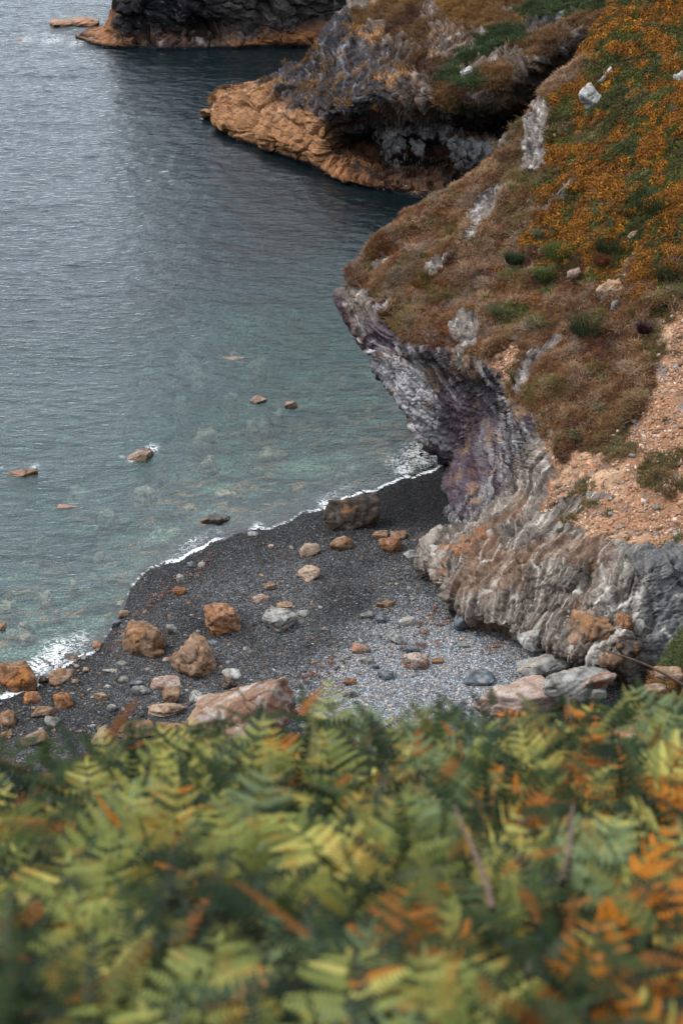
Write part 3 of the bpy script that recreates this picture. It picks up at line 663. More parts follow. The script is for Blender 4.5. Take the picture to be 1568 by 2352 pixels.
# ------------------------------------------------------------------ our own hillside, falling away under the ferns
def hill_z(x, y):
    x = np.asarray(x, np.float32); y = np.asarray(y, np.float32)
    e = 5.0 + .25 * np.tanh(x * 1.2)                  # the brow
    top = 34.83 + .09 * sm(-1.2, -.2, x) - .477 * y
    drop = np.maximum(0, y - e)
    z = top - 1.1 * drop - .35 * np.minimum(drop, 2) 
    return z
def hillside():
    xs = np.concatenate([np.linspace(-60, -6, 40), np.arange(-5.5, 5.6, .12), np.linspace(6, 60, 50)])
    ys = np.concatenate([np.linspace(-40, -1, 20), np.arange(-.5, 6, .12), np.linspace(6.3, 52, 120)])
    X, Yy = np.meshgrid(xs, ys, indexing='ij'); Zz = hill_z(X, Yy)
    p = np.stack([X, Yy, Zz], -1).astype(np.float32)
    Zz = Zz + .9 * fbm(p * [.2, .2, 0], 4, 120) * sm(6, 12, Yy) + .04 * fbm(p * [2, 2, 0], 3, 121)
    low = ground_z(X, Yy) - .25
    Zz = np.maximum(Zz, low)
    p[..., 2] = Zz
    n = fbm(p * 2, 4, 122)
    c = np.tile(np.array([.035, .026, .015], np.float32), X.shape + (1,)); c = mix(c, [.06, .07, .03], sm(0, .4, n))
    me = mesh('hillside', p.reshape(-1, 3), grid_faces(*X.shape), c.reshape(-1, 3))
    o = link('hillside', me, rock_material('dark_soil', 20, .01, .9, speck=False)); tag(o, 'dark soil of the near slope under the ferns', kind='structure')
hillside()

# grassy bank below right, between the near slope and the layered buttress
def bank():
    C = []
    for pts in [[Z(1470, 1700, .6), Z(1450, 1640, 1.6), Z(1440, 1580, 2.6), Z(1470, 1520, 3.6), Z(1500, 1450, 4.6), Z(1545, 1390, 5.2), Z(1620, 1350, 5.6), Z(1700, 1400, 3.6)],
                [Z(1250, 1760, .6), Z(1270, 1700, 1.6), Z(1400, 1650, 2.6), Z(1480, 1590, 3.9), Z(1530, 1520, 5.0), Z(1580, 1460, 6.0), Z(1680, 1420, 6.6), Z(1800, 1450, 5)],
                [Z(1250, 1900, .8), Z(1300, 1820, 2.2), Z(1420, 1740, 3.6), Z(1520, 1660, 5.0), Z(1600, 1580, 6.2), Z(1680, 1520, 7.0), Z(1780, 1480, 7.8), Z(1950, 1500, 7)],
                [Z(1260, 2100, .8), Z(1340, 2000, 2.6), Z(1460, 1880, 4.4), Z(1580, 1780, 6.0), Z(1680, 1680, 7.4), Z(1780, 1600, 8.6), Z(1900, 1560, 9.4), Z(2100, 1560, 9)]]:
        pts = [pts[0] - [0, 0, 2.5]] + pts; C.append([p + np.array([.8, 0, -.25]) for p in pts])
    P, S, T = loft(np.array(C), [60, 60, 30], [10, 24, 24, 30, 30, 30, 30, 14]); N = normals(P)
    flip = N[60, 100, 2] < 0
    if flip: N = -N
    P = P + N * (.14 * fbm(P * .8, 4, 130) + .05 * ridged(P * 2.5, 3, 131))[..., None]
    n = fbm(P * 1.2, 4, 132)
    c = np.tile(np.array([.30, .15, .085], np.float32), S.shape + (1,)); c = mix(c, [.14, .08, .04], sm(0, .3, n)); c = mix(c, [.4, .27, .19], sm(.1, .4, -n))
    me = mesh('bank', P.reshape(-1, 3), grid_faces(*S.shape)[:, ::(-1 if flip else 1)], c.reshape(-1, 3))
    o = link('bank', me, MAT_CLIFF); tag(o, 'grassy earth bank below the layered buttress', kind='structure')
    return P, N, S, T
BK = bank()

# ------------------------------------------------------------------ rocks
ICO = {}
def ico(n):
    if n not in ICO:
        bm = bmesh.new(); bmesh.ops.create_icosphere(bm, subdivisions=n, radius=1)
        ICO[n] = (np.array([v.co[:] for v in bm.verts], np.float32), np.array([[v.index for v in f.verts] for f in bm.faces], np.int32)); bm.free()
    return ICO[n]
PAL = {  # base, light, dark, accent
    'rust': ([.185, .088, .046], [.29, .155, .088], [.075, .038, .022], [.42, .17, .05]),
    'brown': ([.175, .105, .066], [.29, .19, .13], [.07, .045, .032], [.30, .15, .07]),
    'tan': ([.215, .145, .10], [.34, .25, .185], [.11, .075, .055], [.38, .2, .1]),
    'grey': ([.15, .147, .142], [.29, .28, .265], [.07, .068, .066], [.28, .22, .17]),
    'pale': ([.25, .245, .235], [.42, .41, .39], [.11, .105, .10], [.40, .31, .24]),
    'slate': ([.075, .088, .105], [.15, .17, .195], [.035, .04, .05], [.26, .26, .26]),
    'dark': ([.045, .036, .031], [.12, .095, .08], [.016, .013, .012], [.26, .13, .05]),
    'sunk': ([.46, .34, .24], [.58, .48, .36], [.12, .09, .06], [.34, .19, .11]),
    'pink': ([.235, .15, .115], [.37, .29, .25], [.13, .08, .065], [.42, .19, .12]),
}
MR = rock_material('boulder_rock', 14., .018, .78, .35)
MRW = rock_material('wet_boulder_rock', 14., .018, .38, .35, speck=False)
def rock_mesh(seed, dims, pal='brown', sub=4, ang=.6, lay=0., bump=1.0, vein=0., tip=0., blunt=.0):
    r = np.random.default_rng(seed + 1000); D, F = ico(sub); D = D.copy()
    ang = min(1., ang + .25); k = int(8 + 7 * r.random()); n = np.vstack([r.normal(0, 1, (k, 3)), np.eye(3), -np.eye(3)]); k += 6; n[:, 2] *= .75; n /= np.linalg.norm(n, axis=1)[:, None]
    d = r.uniform(.55, .95, k); d[-6:] = r.uniform(.8, 1.0, 6); dot = D @ n.T.astype(np.float32)
    rr = np.where(dot > .05, d / np.maximum(dot, .05), 9.)
    hard = rr.min(1); p_ = 12 + 34 * ang
    soft = (np.minimum(rr, 6) ** -p_).sum(1) ** (-1 / p_)
    rad = np.clip(soft, .4, 1.35) * ang + (1 - ang) * (.92 + 0 * soft) 
    P = D * rad[:, None]
    o = r.uniform(-50, 50, 3)
    dm = np.array(dims, np.float32) / 2; M = float(max(dims))
    q = P * dm / M * 4
    ln = np.array([r.normal(0, .3), r.normal(0, .3), 1.]); ln /= np.linalg.norm(ln)
    qq = np.stack([(q @ ln) * 3.2 + .5 * fbm(q * .7 + o, 2, 5), q[:, 0] * .6, q[:, 1] * .6], -1) + o
    L = ridged(qq, 3, seed) * lay
    d1, d2, cv = cells(q * .8 + o + .3 * fbm(q + o, 2, 3)[:, None], seed)
    disp = bump * (.12 * fbm(q * .55 + o, 3, seed) + .09 * fbm(q * 1.5 + o, 5, seed + 5) + .07 * cv - .07 * sm(.07, 0, d2 - d1)) + .11 * L
    P = P * (1 + disp)[:, None]
    P = P * dm
    P[:, 2] = np.where(P[:, 2] < -dm[2] * .55, -dm[2] * .55 + (P[:, 2] + dm[2] * .55) * .4, P[:, 2])
    a, b, c_, e = [np.array(x, np.float32) for x in PAL[pal]]
    n1 = fbm(q * .9 + o, 4, seed + 9); n2 = fbm(q * 2.8 + o, 4, seed + 11)
    c = np.tile(a, (len(P), 1)); c = mix(c, b, sm(-.05, .38, n1)); c = mix(c, c_, sm(.02, .4, n2) * .8); c = mix(c, e, sm(.12, .42, -n1) * .7)
    c = mix(c, c_, sm(.10, 0, d2 - d1) * .55 * bump)
    c = mix(c, b * 1.15, sm(.1, .5, L) * .6)
    if vein: c = mix(c, np.array([.62, .6, .57]), sm(.05, 0, np.abs(noise(q * 1.1 + o + n2[:, None] * .3, seed + 3))) * vein)
    return mesh('rock', P, F, c)
def px_m(u, v, y=None):
    q = at_z(u, v, .6) if y is None else at_y(u, v, y)
    return .3572 / 1568 * math.hypot(q[1], CAM_H - q[2])
USED = []
ORD = ['leftmost', 'second', 'third', 'fourth', 'fifth', 'sixth', 'seventh', 'eighth', 'ninth', 'tenth', 'eleventh', 'twelfth', 'thirteenth', 'fourteenth', 'fifteenth', 'sixteenth', 'seventeenth', 'eighteenth', 'nineteenth', 'twentieth', 'twenty-first', 'twenty-second', 'twenty-third', 'twenty-fourth']
def number(items):
    """items: (object, u, 'kind phrase', 'place phrase'); alike ones are told apart by their order from the left"""
    by = {}
    for o, u, a, b in items: by.setdefault((a, b), []).append((u, o))
    for (a, b), l in by.items():
        l.sort(key=lambda x: x[0])
        for k, (_, o) in enumerate(l):
            o['label'] = '%s %s' % (a, b) if len(l) == 1 else 'leftmost %s %s' % (a, b) if k == 0 else 'rightmost %s %s' % (a, b) if k == len(l) - 1 else '%s %s from the left %s' % (ORD[min(k, 23)], a, b)
def pix(p):
    d = np.array(p, float) - EYE; f = d[1] * math.cos(PITCH) - d[2] * math.sin(PITCH); up = d[1] * math.sin(PITCH) + d[2] * math.cos(PITCH)
    return 784 + d[0] / f / HALF * 1176, 1176 - up / f / HALF * 1176
def place_rock(name, label, cat, u, v, w, h, pal, seed, rot=0, ang=.6, lay=0., sub=4, bump=1., wet=False, flat=None, base=None, y=None, vein=0., group=None, tilt=(0, 0), sink=.30, deep=1.0):
    """(u, v) centre and (w, h) size in the photograph; the rock is put where that ray meets the ground"""
    s = px_m(u, v, y); wm = w * s; hm = h * s
    zf = flat if flat is not None else .78
    dm = min(hm / (.47 * .8 + .88 * zf * .62), wm * 1.5) * deep; zh = dm * zf
    foot = v + h * .28
    q = ground_hit(u, foot) if base is None and y is None else (at_z(u, foot, base) if y is None else at_y(u, v, y))
    me = rock_mesh(seed, (wm * 1.04, dm, zh), pal, sub, ang, lay, bump, vein)
    o = link(name, me, MRW if wet else MR)
    o.location = (q[0], q[1] + dm * .10, q[2] + zh * (.5 - sink) if y is None else q[2])
    o.rotation_euler = (R(tilt[0]), R(tilt[1]), R(rot))
    tag(o, label, cat or 'rock', group); USED.append((q[0], q[1], wm * .5)); return o
B = [  # label, u, v, w, h, palette, options
 ('rust-coloured rounded boulder with a ledged underside, standing alone mid beach', 511, 1424, 84, 72, 'rust', dict(lay=.8, rot=20, sub=5, ang=.45)),
 ('large lumpy light brown boulder, nearest the foam of the three big beach boulders', 331, 1466, 96, 90, 'brown', dict(rot=-25, sub=5, ang=.45, lay=.3)),
 ('small brown stone leaning on the foot of the lumpy light brown boulder', 357, 1501, 38, 24, 'brown', dict()),
 ('blocky brown boulder with deep cracks, nearest the camera of the three big beach boulders', 449, 1517, 98, 94, 'brown', dict(rot=30, sub=5, ang=.6, bump=1.1, lay=.5)),
 ('square rust-brown boulder cut by the left edge of the view', 40, 1553, 92, 88, 'rust', dict(rot=10, sub=5, ang=.9)),
 ('long brown rock lying beside the square boulder at the water edge', 146, 1553, 70, 38, 'brown', dict(rot=28, ang=.7, lay=.4)),
 ('small dark mossy rock between the square boulder and the long brown rock', 100, 1560, 28, 24, 'dark', dict()),
 ('brown rock with a pitted top just right of the foam pool by the square boulder', 76, 1603, 50, 34, 'rust', dict()),
 ('cube-like rust rock standing apart below the long brown rock', 145, 1610, 42, 40, 'rust', dict(ang=.9, rot=15)),
 ('low flat-topped tan brown rock below the cube-like rust rock', 101, 1633, 62, 30, 'brown', dict(flat=.55)),
 ('rough brown boulder at the left edge, below the square boulder', 18, 1650, 50, 50, 'brown', dict(rot=10)),
 ('grey-brown layered stone against the low flat-topped rock', 121, 1657, 38, 30, 'grey', dict(lay=.7)),
 ('pointed tan-brown stone alone on dark shingle left of the flat brown slab', 234, 1599, 40, 28, 'tan', dict(ang=.8)),
 ('small round grey stone below the pointed tan-brown stone', 257, 1626, 25, 22, 'grey', dict(ang=.2)),
 ('pale angular slab with dark cracks near the ferns at the lower left', 85, 1696, 76, 34, 'tan', dict(ang=.9, flat=.5, rot=12)),
 ('low brown stone at the left edge beside the pale cracked slab', 15, 1690, 32, 17, 'brown', dict()),
 ('flat reddish brown slab topping the pile below the cracked boulder', 379, 1569, 66, 28, 'pink', dict(lay=.8, flat=.5)),
 ('upright brown stone in the middle of the pile below the cracked boulder', 392, 1598, 46, 40, 'brown', dict(ang=.7)),
 ('broad layered brown rock at the bottom of the pile, dark underneath', 385, 1628, 92, 42, 'tan', dict(lay=1., flat=.6, sub=5, rot=15)),
 ('white and blue-grey marbled stone beside the great slab', 453, 1604, 50, 32, 'pale', dict(ang=.85, vein=.6)),
 ('mid grey stone left of the flat reddish brown slab', 325, 1586, 44, 24, 'grey', dict(ang=.4)),
 ('dark slate stone left of the flat reddish slab, above the mid grey one', 313, 1571, 34, 19, 'slate', dict()),
 ('pale grey leaf-shaped slab right of the cracked boulder', 533, 1545, 62, 30, 'pale', dict(flat=.4, rot=-12)),
 ('dark brown knobbly stone below the pale leaf-shaped slab', 524, 1569, 42, 28, 'dark', dict(bump=1.4)),
 ('low brown rock half hidden behind the fern tops, left of the slab', 308, 1673, 96, 44, 'brown', dict(flat=.55, sub=5)),
 ('mottled tan rock just left of the low brown rock by the ferns', 236, 1692, 50, 40, 'tan', dict(bump=1.3)),
 ('flat brown stone in front of the layered rock, by the fern tops', 392, 1668, 66, 20, 'brown', dict(flat=.4)),
 ('dark leaf-shaped rock with streaks, tilted, in the middle of the beach', 638, 1421, 66, 60, 'grey', dict(rot=38, flat=.62, lay=.9, sub=5, ang=.5)),
 ('small tan stone resting behind the dark leaf-shaped rock', 656, 1390, 46, 19, 'tan', dict(flat=.5)),
 ('flat whitish stone right of the dark leaf-shaped rock', 696, 1407, 36, 17, 'pale', dict(flat=.5)),
 ('brown ribbed rock midway between the great dark block and the shoreline stones', 707, 1265, 54, 32, 'tan', dict(lay=.9, rot=22)),
 ('brown ribbed rock directly below its twin, nearer the camera', 713, 1316, 54, 40, 'tan', dict(lay=1., rot=35)),
 ('small tan brown stone above the pale finger-shaped stone', 618, 1348, 32, 20, 'tan', dict()),
 ('pale finger-shaped stone in the middle of the beach', 599, 1374, 42, 19, 'pink', dict(rot=25, flat=.5)),
 ('small pinkish stone alone on wet shingle', 623, 1254, 19, 14, 'pink', dict(ang=.3)),
 ('pale rounded stone at the water edge by the white foam', 581, 1226, 29, 15, 'pale', dict(ang=.2)),
 ('rust brown stone alone on dark shingle above the rust boulder', 413, 1359, 32, 22, 'rust', dict()),
 ('squat grey stone above the rust brown stone', 415, 1328, 24, 22, 'grey', dict(ang=.4)),
 ('small grey slab next to the foam line', 440, 1297, 22, 17, 'slate', dict(flat=.5)),
 ('small light grey round stone, right-hand one of the pair under the foam line', 463, 1297, 20, 16, 'pale', dict(ang=.1)),
 ('grey knobbly stone touching the right side of the lumpy light brown boulder', 395, 1446, 40, 27, 'grey', dict(bump=1.3)),
 ('small wet brown stone at the water edge, upper one of the pair', 284, 1410, 29, 20, 'brown', dict(wet=True)),
 ('dark wet stone at the water edge, lower one of the pair', 269, 1432, 36, 22, 'slate', dict(wet=True)),
 ('orange stone awash in the foam at the edge', 285, 1337, 36, 20, 'pink', dict(wet=True)),
 ('small rust stone at the edge of the foam above the long brown rock', 224, 1482, 24, 24, 'rust', dict(wet=True)),
 ('dark wet flat stone in the foam', 166, 1508, 38, 18, 'dark', dict(wet=True, flat=.4)),
 ('tan flat stone under the foam wash', 104, 1522, 36, 18, 'tan', dict(wet=True, flat=.4)),
 ('huge dark block standing on the upper beach with a flat top', 803, 1180, 134, 96, 'dark', dict(ang=.6, sub=5, rot=8, lay=.4, flat=1.05, deep=.95)),
 ('rounded brown rock at the foot of the huge dark block', 786, 1246, 60, 44, 'brown', dict(ang=.4)),
 ('flat brown rock behind the rust rock, touching the dark block shade', 871, 1226, 44, 22, 'brown', dict(flat=.5)),
 ('small brown block at the right end of the flat brown rock', 918, 1228, 42, 26, 'brown', dict(ang=.8)),
 ('round rust-brown rock in front of the flat brown rock', 897, 1250, 62, 46, 'rust', dict(ang=.3)),
 ('dark brown stone on damp shingle near the layered buttress', 887, 1386, 44, 20, 'brown', dict(flat=.5)),
 ('flat grey stone left of the dark slate one', 842, 1412, 34, 17, 'grey', dict(flat=.5)),
 ('low dark slate stone on the edge of the dry shingle', 876, 1421, 40, 22, 'slate', dict(flat=.5)),
 ('light tan grey rounded stone on the dry shingle, uppermost', 938, 1427, 45, 25, 'pale', dict(ang=.3)),
 ('pale grey angular stone on the dry shingle below the rounded one', 915, 1467, 38, 32, 'pale', dict(ang=.8, rot=30)),
 ('pinkish brown stone at the left of the dry shingle group', 827, 1490, 50, 26, 'pink', dict(ang=.4)),
 ('veined grey stone below the pinkish brown stone', 844, 1517, 38, 21, 'grey', dict(vein=.6)),
 ('blue-grey flat stone behind the biggest dry shingle stone', 942, 1488, 46, 24, 'slate', dict(flat=.5)),
 ('biggest stone on the dry shingle, brown with white veins and reddish foot', 952, 1518, 66, 46, 'pink', dict(vein=.8, ang=.4, sub=5)),
 ('dark blue-grey rounded stone nearest the ferns on dry shingle', 887, 1550, 40, 28, 'slate', dict(ang=.3, vein=.4)),
 ('reddish stone split with white, at the lower edge of the beach', 804, 1567, 36, 18, 'rust', dict(vein=.7)),
 ('grey and white stone just above the fern tops', 803, 1592, 43, 24, 'grey', dict(vein=.7, ang=.3)),
 ('small low brown stone right of the biggest dry shingle stone', 1003, 1517, 32, 15, 'brown', dict(flat=.5)),
 ('small flat grey stone in the shingle near the buttress foot', 1062, 1480, 30, 14, 'grey', dict(flat=.4)),
 ('smooth grey slab sunk flush in the dry shingle', 1097, 1556, 78, 34, 'slate', dict(flat=.25, ang=.5, bump=.4)),
 ('small blue-grey stone left of the dark blue-grey rounded stone', 858, 1531, 24, 14, 'slate', dict()),
 ('small white stone above the pale cracked slab', 214, 1668, 14, 11, 'pale', dict(ang=.1)),
 ('thin pale slab near the foam above the grey stones', 255, 1539, 40, 12, 'pale', dict(flat=.3)),
 ('tiny pale finger stone between the grey stones', 246, 1576, 20, 9, 'pale', dict(flat=.4)),
 ('grey round stone on shingle right of the tiny pale finger stone', 286, 1561, 25, 19, 'grey', dict(ang=.2)),
 ('small brown stone leaning on the end of the long brown rock', 174, 1565, 20, 16, 'brown', dict()),
 ('small tan stone at the tip of the long brown rock', 197, 1538, 18, 14, 'tan', dict()),
 ('small slate stone behind the cracked boulder', 487, 1475, 28, 13, 'slate', dict(flat=.5)),
 ('small brown stone behind the flat reddish slab', 385, 1513, 30, 12, 'pink', dict(flat=.5)),
 ('blue-grey pebble by the tail of the dark leaf-shaped rock', 659, 1443, 16, 9, 'slate', dict()),
]
for k, (lb, u, v, w, h, pal, kw) in enumerate(B):
    big = w > 60
    place_rock('boulder' if w > 58 else 'stone', lb, 'boulder' if w > 58 else 'stone', u, v, w, h, pal, 11 + k * 3, sub=kw.pop('sub', 4 if w > 30 else 3), **kw)
# rocks standing in the sea
SEAR = [
 ('triangular rust rock breaking the sea surface at the left edge', 52, 1082, 92, 34, 'rust', dict(ang=.9, rot=8, flat=.6)),
 ('tilted brown rock half awash with foam round it', 325, 1040, 78, 40, 'brown', dict(rot=32, flat=.5, ang=.8)),
 ('small brown rock in the sea, left one of the pair', 593, 916, 44, 22, 'brown', dict(flat=.6)),
 ('small pointed brown rock in the sea, right one of the pair', 668, 925, 34, 26, 'brown', dict(ang=.5)),
 ('dark knobbly wet rock in the shallows near the shoreline', 497, 1187, 88, 28, 'dark', dict(bump=1.5, flat=.5)),
 ('low orange brown rock just breaking the surface', 151, 1158, 62, 20, 'pink', dict(flat=.3)),
 ('pale rock washed over by ripples, farthest out of the shallow rocks', 536, 818, 62, 22, 'pink', dict(flat=.3)),
 ('rust stone at the left edge in the shallows', 3, 1437, 22, 22, 'rust', dict()),
]
for k, (lb, u, v, w, h, pal, kw) in enumerate(SEAR):
    fl = kw.get('flat', .7)
    o = place_rock('sea_rock', lb, 'rock', u, v, w, h, pal, 400 + k * 7, base=-.02, sub=5, wet=True, sink=(.5 if fl > .3 else .72), **kw)
SUBM = [(560, 727, 80, 34), (680, 717, 45, 20), (530, 770, 60, 20), (430, 820, 70, 30), (350, 845, 50, 18), (455, 855, 60, 18), (600, 830, 60, 22), (413, 915, 46, 30), (530, 912, 50, 18), (170, 945, 70, 26), (60, 880, 60, 24), (20, 975, 50, 22), (60, 1030, 50, 22), (145, 1000, 60, 26), (150, 1030, 40, 20), (470, 990, 60, 26), (640, 945, 60, 20), (590, 960, 50, 20), (235, 1272, 50, 22), (180, 1130, 60, 22), (520, 1130, 50, 20), (440, 1165, 40, 18), (370, 1225, 34, 14), (20, 1390, 50, 24), (55, 1435, 40, 22), (130, 1405, 36, 18), (278, 1385, 34, 20), (110, 1365, 44, 18), (170, 1338, 30, 14), (60, 1460, 40, 18), (280, 965, 50, 20), (330, 1130, 60, 20), (480, 1060, 50, 18), (90, 1240, 50, 18), (620, 1030, 60, 22), (250, 1180, 50, 18)]
SUBL = []; PREP = ['near the shore', 'off the headland nose', 'in deep green water', 'left of the pair of brown rocks']
for k, (u, v, w, h) in enumerate(SUBM):
    s = px_m(u, v); wm = w * s * 1.15; dm = wm * 1.1; gz = float(ground_z(*at_z(u, v, 0)[:2])); zt = -.34 - .2 * rng.random() if v < 1300 else -.12
    q = at_z(u, v, zt - .1); zh = max(.25, min(1.6, -(gz) + .1))
    me = rock_mesh(700 + k, (wm * rng.uniform(.55, 1.2), dm * rng.uniform(.5, 1.1), zh), 'sunk', 4, .5, .6, 2.2)
    o = link('submerged_rock', me, MRW); o.location = (q[0], q[1], zt - zh * .46); o.rotation_euler = (0, 0, rng.uniform(0, 3))
    tag(o, 'x', 'rock', 'rocks lying under the shallow water')
    SUBL.append((o, u, 'pale tan sunken rock', ('beyond the pair of brown rocks' if v < 880 else 'around the half awash rock' if v < 1100 else 'in the shallows near the shingle')))
number(SUBL)
# islets off the outer headland
place_rock('sea_rock', 'long flat orange-brown islet off the far dark cliff', 'rock', 176, 48, 100, 30, 'rust', 901, base=-.02, sub=5, flat=.35, rot=8, wet=True, sink=.4, lay=1.2, bump=1.8)
place_rock('sea_rock', 'tiny brown rock in the white surf farthest to the left', 'rock', 42, 90, 30, 8, 'rust', 905, base=-.02, sub=4, flat=.2, wet=True, sink=.5)
place_rock('sea_rock', 'low orange rock shelf in surf below the islet', 'rock', 225, 84, 90, 26, 'rust', 907, base=-.02, sub=5, flat=.3, wet=True, sink=.48, rot=-6)

# the great slab at the lower beach: a wedge with one sharp ridge
def great_slab():
    def g(u, v, z): return at_z(u, v, z)
    top = [g(432, 1640, 1.15), g(465, 1600, 1.2), g(560, 1580, 1.6), g(652, 1558, 2.3), g(676, 1598, 1.7), g(640, 1650, 1.4), g(560, 1700, 1.3), g(450, 1690, 1.0)]
    ridge = [g(560, 1625, 1.85), g(640, 1566, 2.35)]
    D, F = ico(6); c0 = np.mean(top, 0) - [0, 0, .5]
    pts = np.array(top + ridge); base = pts.copy(); base[:, 2] = .3; base[:, :2] += (base[:, :2] - c0[:2]) * .12
    allp = np.vstack([pts, base]) - c0
    # support-function hull: radius to the convex hull of the corners
    bm = bmesh.new(); [bm.verts.new(p) for p in allp]; r = bmesh.ops.convex_hull(bm, input=bm.verts); bm.normal_update()
    pl = np.array([[*f.normal, f.normal.dot(f.verts[0].co)] for f in bm.faces]); bm.free()
    pl = pl[pl[:, 3] > .02]
    dot = D @ pl[:, :3].T; rr = np.where(dot > .02, pl[:, 3] / np.maximum(dot, .02), 99); rad = (rr ** -90.).sum(1) ** (-1 / 90)
    P = D * rad[:, None]
    ln = np.array([.5, .3, .8]); ln = ln / np.linalg.norm(ln); al = np.array([.8, .55, .1])
    n1 = fbm(P * 1.2 + 5, 4, 1); qq = np.stack([(P @ ln) * 5, (P @ al) * .6, P[:, 1] * .6], -1)
    k1, k2, kv = cells(np.stack([(P @ ln) * 1.6, (P @ al) * .55, P[:, 1] * .9], -1) + .2 * n1[:, None], 9)
    P = P * (1 + .05 * n1 + .035 * kv - .035 * sm(.08, 0, k2 - k1) + .06 * ridged(qq, 4, 2) + .02 * fbm(P * 5, 3, 4) + .05 * n1 ** 2)[:, None]
    c = np.tile(np.array([.245, .155, .11], np.float32), (len(P), 1)); c = mix(c, [.15, .08, .05], sm(.0, .4, n1))
    st = fbm(np.stack([(P @ np.array([-.5, .8, 0])) * 2.8, (P @ al) * .5, P[:, 2]], -1), 4, 8)
    c = mix(c, [.42, .36, .33], sm(.15, .4, st) * .7); c = mix(c, [.12, .06, .04], sm(.15, .4, -st) * .7)
    face = sm(.35, .6, (P @ np.array([.8, -.5, -.2])) / (np.linalg.norm(P, axis=1)))
    c = mix(c, [.19, .09, .065], face * .75); c = mix(c, [.06, .035, .025], sm(.06, 0, k2 - k1) * .7); c = mix(c, [.36, .34, .33], sm(.1, .4, fbm(P * 3, 3, 12)) * .5)
    o = link('great_slab', mesh('great_slab', P, F, c), MR); o.location = c0
    tag(o, 'great wedge-shaped pinkish slab with white streaks, rising behind the fern tops', 'boulder')
great_slab()
# loose blocks at the foot of the pale buttress
for k, (nm, lb, u, v, w, h, pal, y_, kw) in enumerate([
    ('boulder', 'grey-white rounded block tucked under the foot of the pale buttress', 1225, 1462, 78, 60, 'pale', 1.9, dict(ang=.7, flat=.9)),
    ('boulder', 'dark rust-brown boulder pile at the foot of the buttress, by the green bank', 1372, 1468, 140, 110, 'brown', 56.0, dict(ang=.7, bump=1.5, sub=5, lay=.5)),
    ('rock_slab', 'upright dark red slab leaning on the rust-brown boulder pile', 1432, 1432, 50, 90, 'rust', 55.3, dict(deep=.7, ang=.9, rot=60, tilt=(0, 30))),
    ('boulder', 'smaller rust boulder at the left end of the rust-brown pile', 1318, 1478, 60, 46, 'brown', 56.5, dict(ang=.8)),
    ('stone', 'dark brown block under the upright dark red slab', 1445, 1490, 70, 50, 'dark', 54.9, dict(ang=.9)),
    ('stone', 'broken rusty block low in front of the rust-brown pile', 1400, 1520, 56, 36, 'brown', 54.7, dict(ang=.9, rot=30)),
    ('stone', 'grey angular block right of the rust-brown pile', 1470, 1450, 40, 44, 'grey', 55.3, dict(ang=.9)),
    ('rock_slab', 'long grey slab lying above the reddish slab beside dry shingle', 1245, 1520, 175, 56, 'grey', 1.5, dict(lay=.9, ang=.6, sub=5, rot=18, flat=.6)),
    ('rock_slab', 'broad grey slab with a reddish left end, nearest the ferns', 1215, 1592, 235, 96, 'pink', 1.3, dict(lay=.8, ang=.7, sub=5, rot=14, flat=.6)),
    ('rock_slab', 'broad dark grey slab right of the reddish one, below the rust pile', 1320, 1560, 150, 84, 'grey', 1.9, dict(lay=.8, ang=.7, sub=5, rot=10, flat=.6)),
    ('stone', 'pointed orange-pink stone beside the broad grey slab', 1372, 1560, 74, 40, 'pink', 2.9, dict(ang=.9, rot=25)),
    ('stone', 'flat tan stone on the green bank near the frame edge', 1535, 1545, 60, 26, 'tan', 4.6, dict(ang=.8, flat=.5)),
    ('stone', 'tan angular stone low on the bank above the ferns', 1500, 1588, 52, 34, 'tan', 4.2, dict(ang=.8)),
    ('stone', 'grey brown pointed stone at the seaward tip of the buttress', 975, 1268, 60, 34, 'grey', .9, dict(ang=.9, rot=15)),
    ('stone', 'low rock slab under the seaward tip of the buttress', 945, 1270, 44, 22, 'grey', .7, dict(ang=.7, flat=.5)),
    ('rock_slab', 'smooth blue-grey slab leaning against the buttress foot in shade', 1065, 1405, 46, 92, 'slate', 1.2, dict(ang=.4, bump=.3, rot=-40, tilt=(0, 25))),
]): place_rock(nm, lb, 'boulder' if nm == 'boulder' else ('slab' if nm == 'rock_slab' else 'stone'), u, v, w, h, pal, 1200 + k * 5, **(dict(base=y_, sink=.45) if y_ < 20 else dict(y=y_)), **kw)
# outcrops on the slopes
def slope_rock(lb, u, v, w, h, pal, seed, P=P1, **kw):
    q = on_plane(u, v + h * .2, P); s = .3572 / 1568 * math.hypot(q[1], CAM_H - q[2]); wm = w * s; hm = h * s
    me = rock_mesh(seed, (wm, max(.3, hm * .9), hm * 1.15), pal, 5 if w > 40 else 4, kw.get('ang', .8), kw.get('lay', .6), 1.2, kw.get('vein', 0))
    o = link('outcrop', me, MR); o.location = q + np.array([0, 0, hm * .15]); o.rotation_euler = (R(kw.get('tx', 0)), R(kw.get('ty', -20)), R(kw.get('rot', 0)))
    tag(o, lb, 'outcrop')
slope_rock('big pale outcrop standing among the orange bracken', 1357, 225, 58, 66, 'pale', 51, ty=-10)
slope_rock('thin pale blade of rock rising right of the big pale outcrop', 1385, 185, 70, 18, 'pale', 52, ty=-50)
slope_rock('narrow pale rock rib, lower on the bracken slope', 1322, 412, 66, 15, 'pale', 53, ty=-38)
slope_rock('grey ledge running down from the narrow pale rib', 1280, 452, 60, 16, 'grey', 54, ty=-48)
slope_rock('pale rock at the right edge of the view among bracken', 1564, 186, 30, 40, 'pale', 55)
slope_rock('pale yellowish slab on the grass slope above the green tussock', 1403, 668, 74, 40, 'tan', 56, ty=-35, lay=.9)
slope_rock('small stones at the upper end of the yellowish slab', 1438, 634, 26, 14, 'grey', 57)
slope_rock('small grey stone below the yellowish slab', 1410, 702, 24, 24, 'grey', 58)
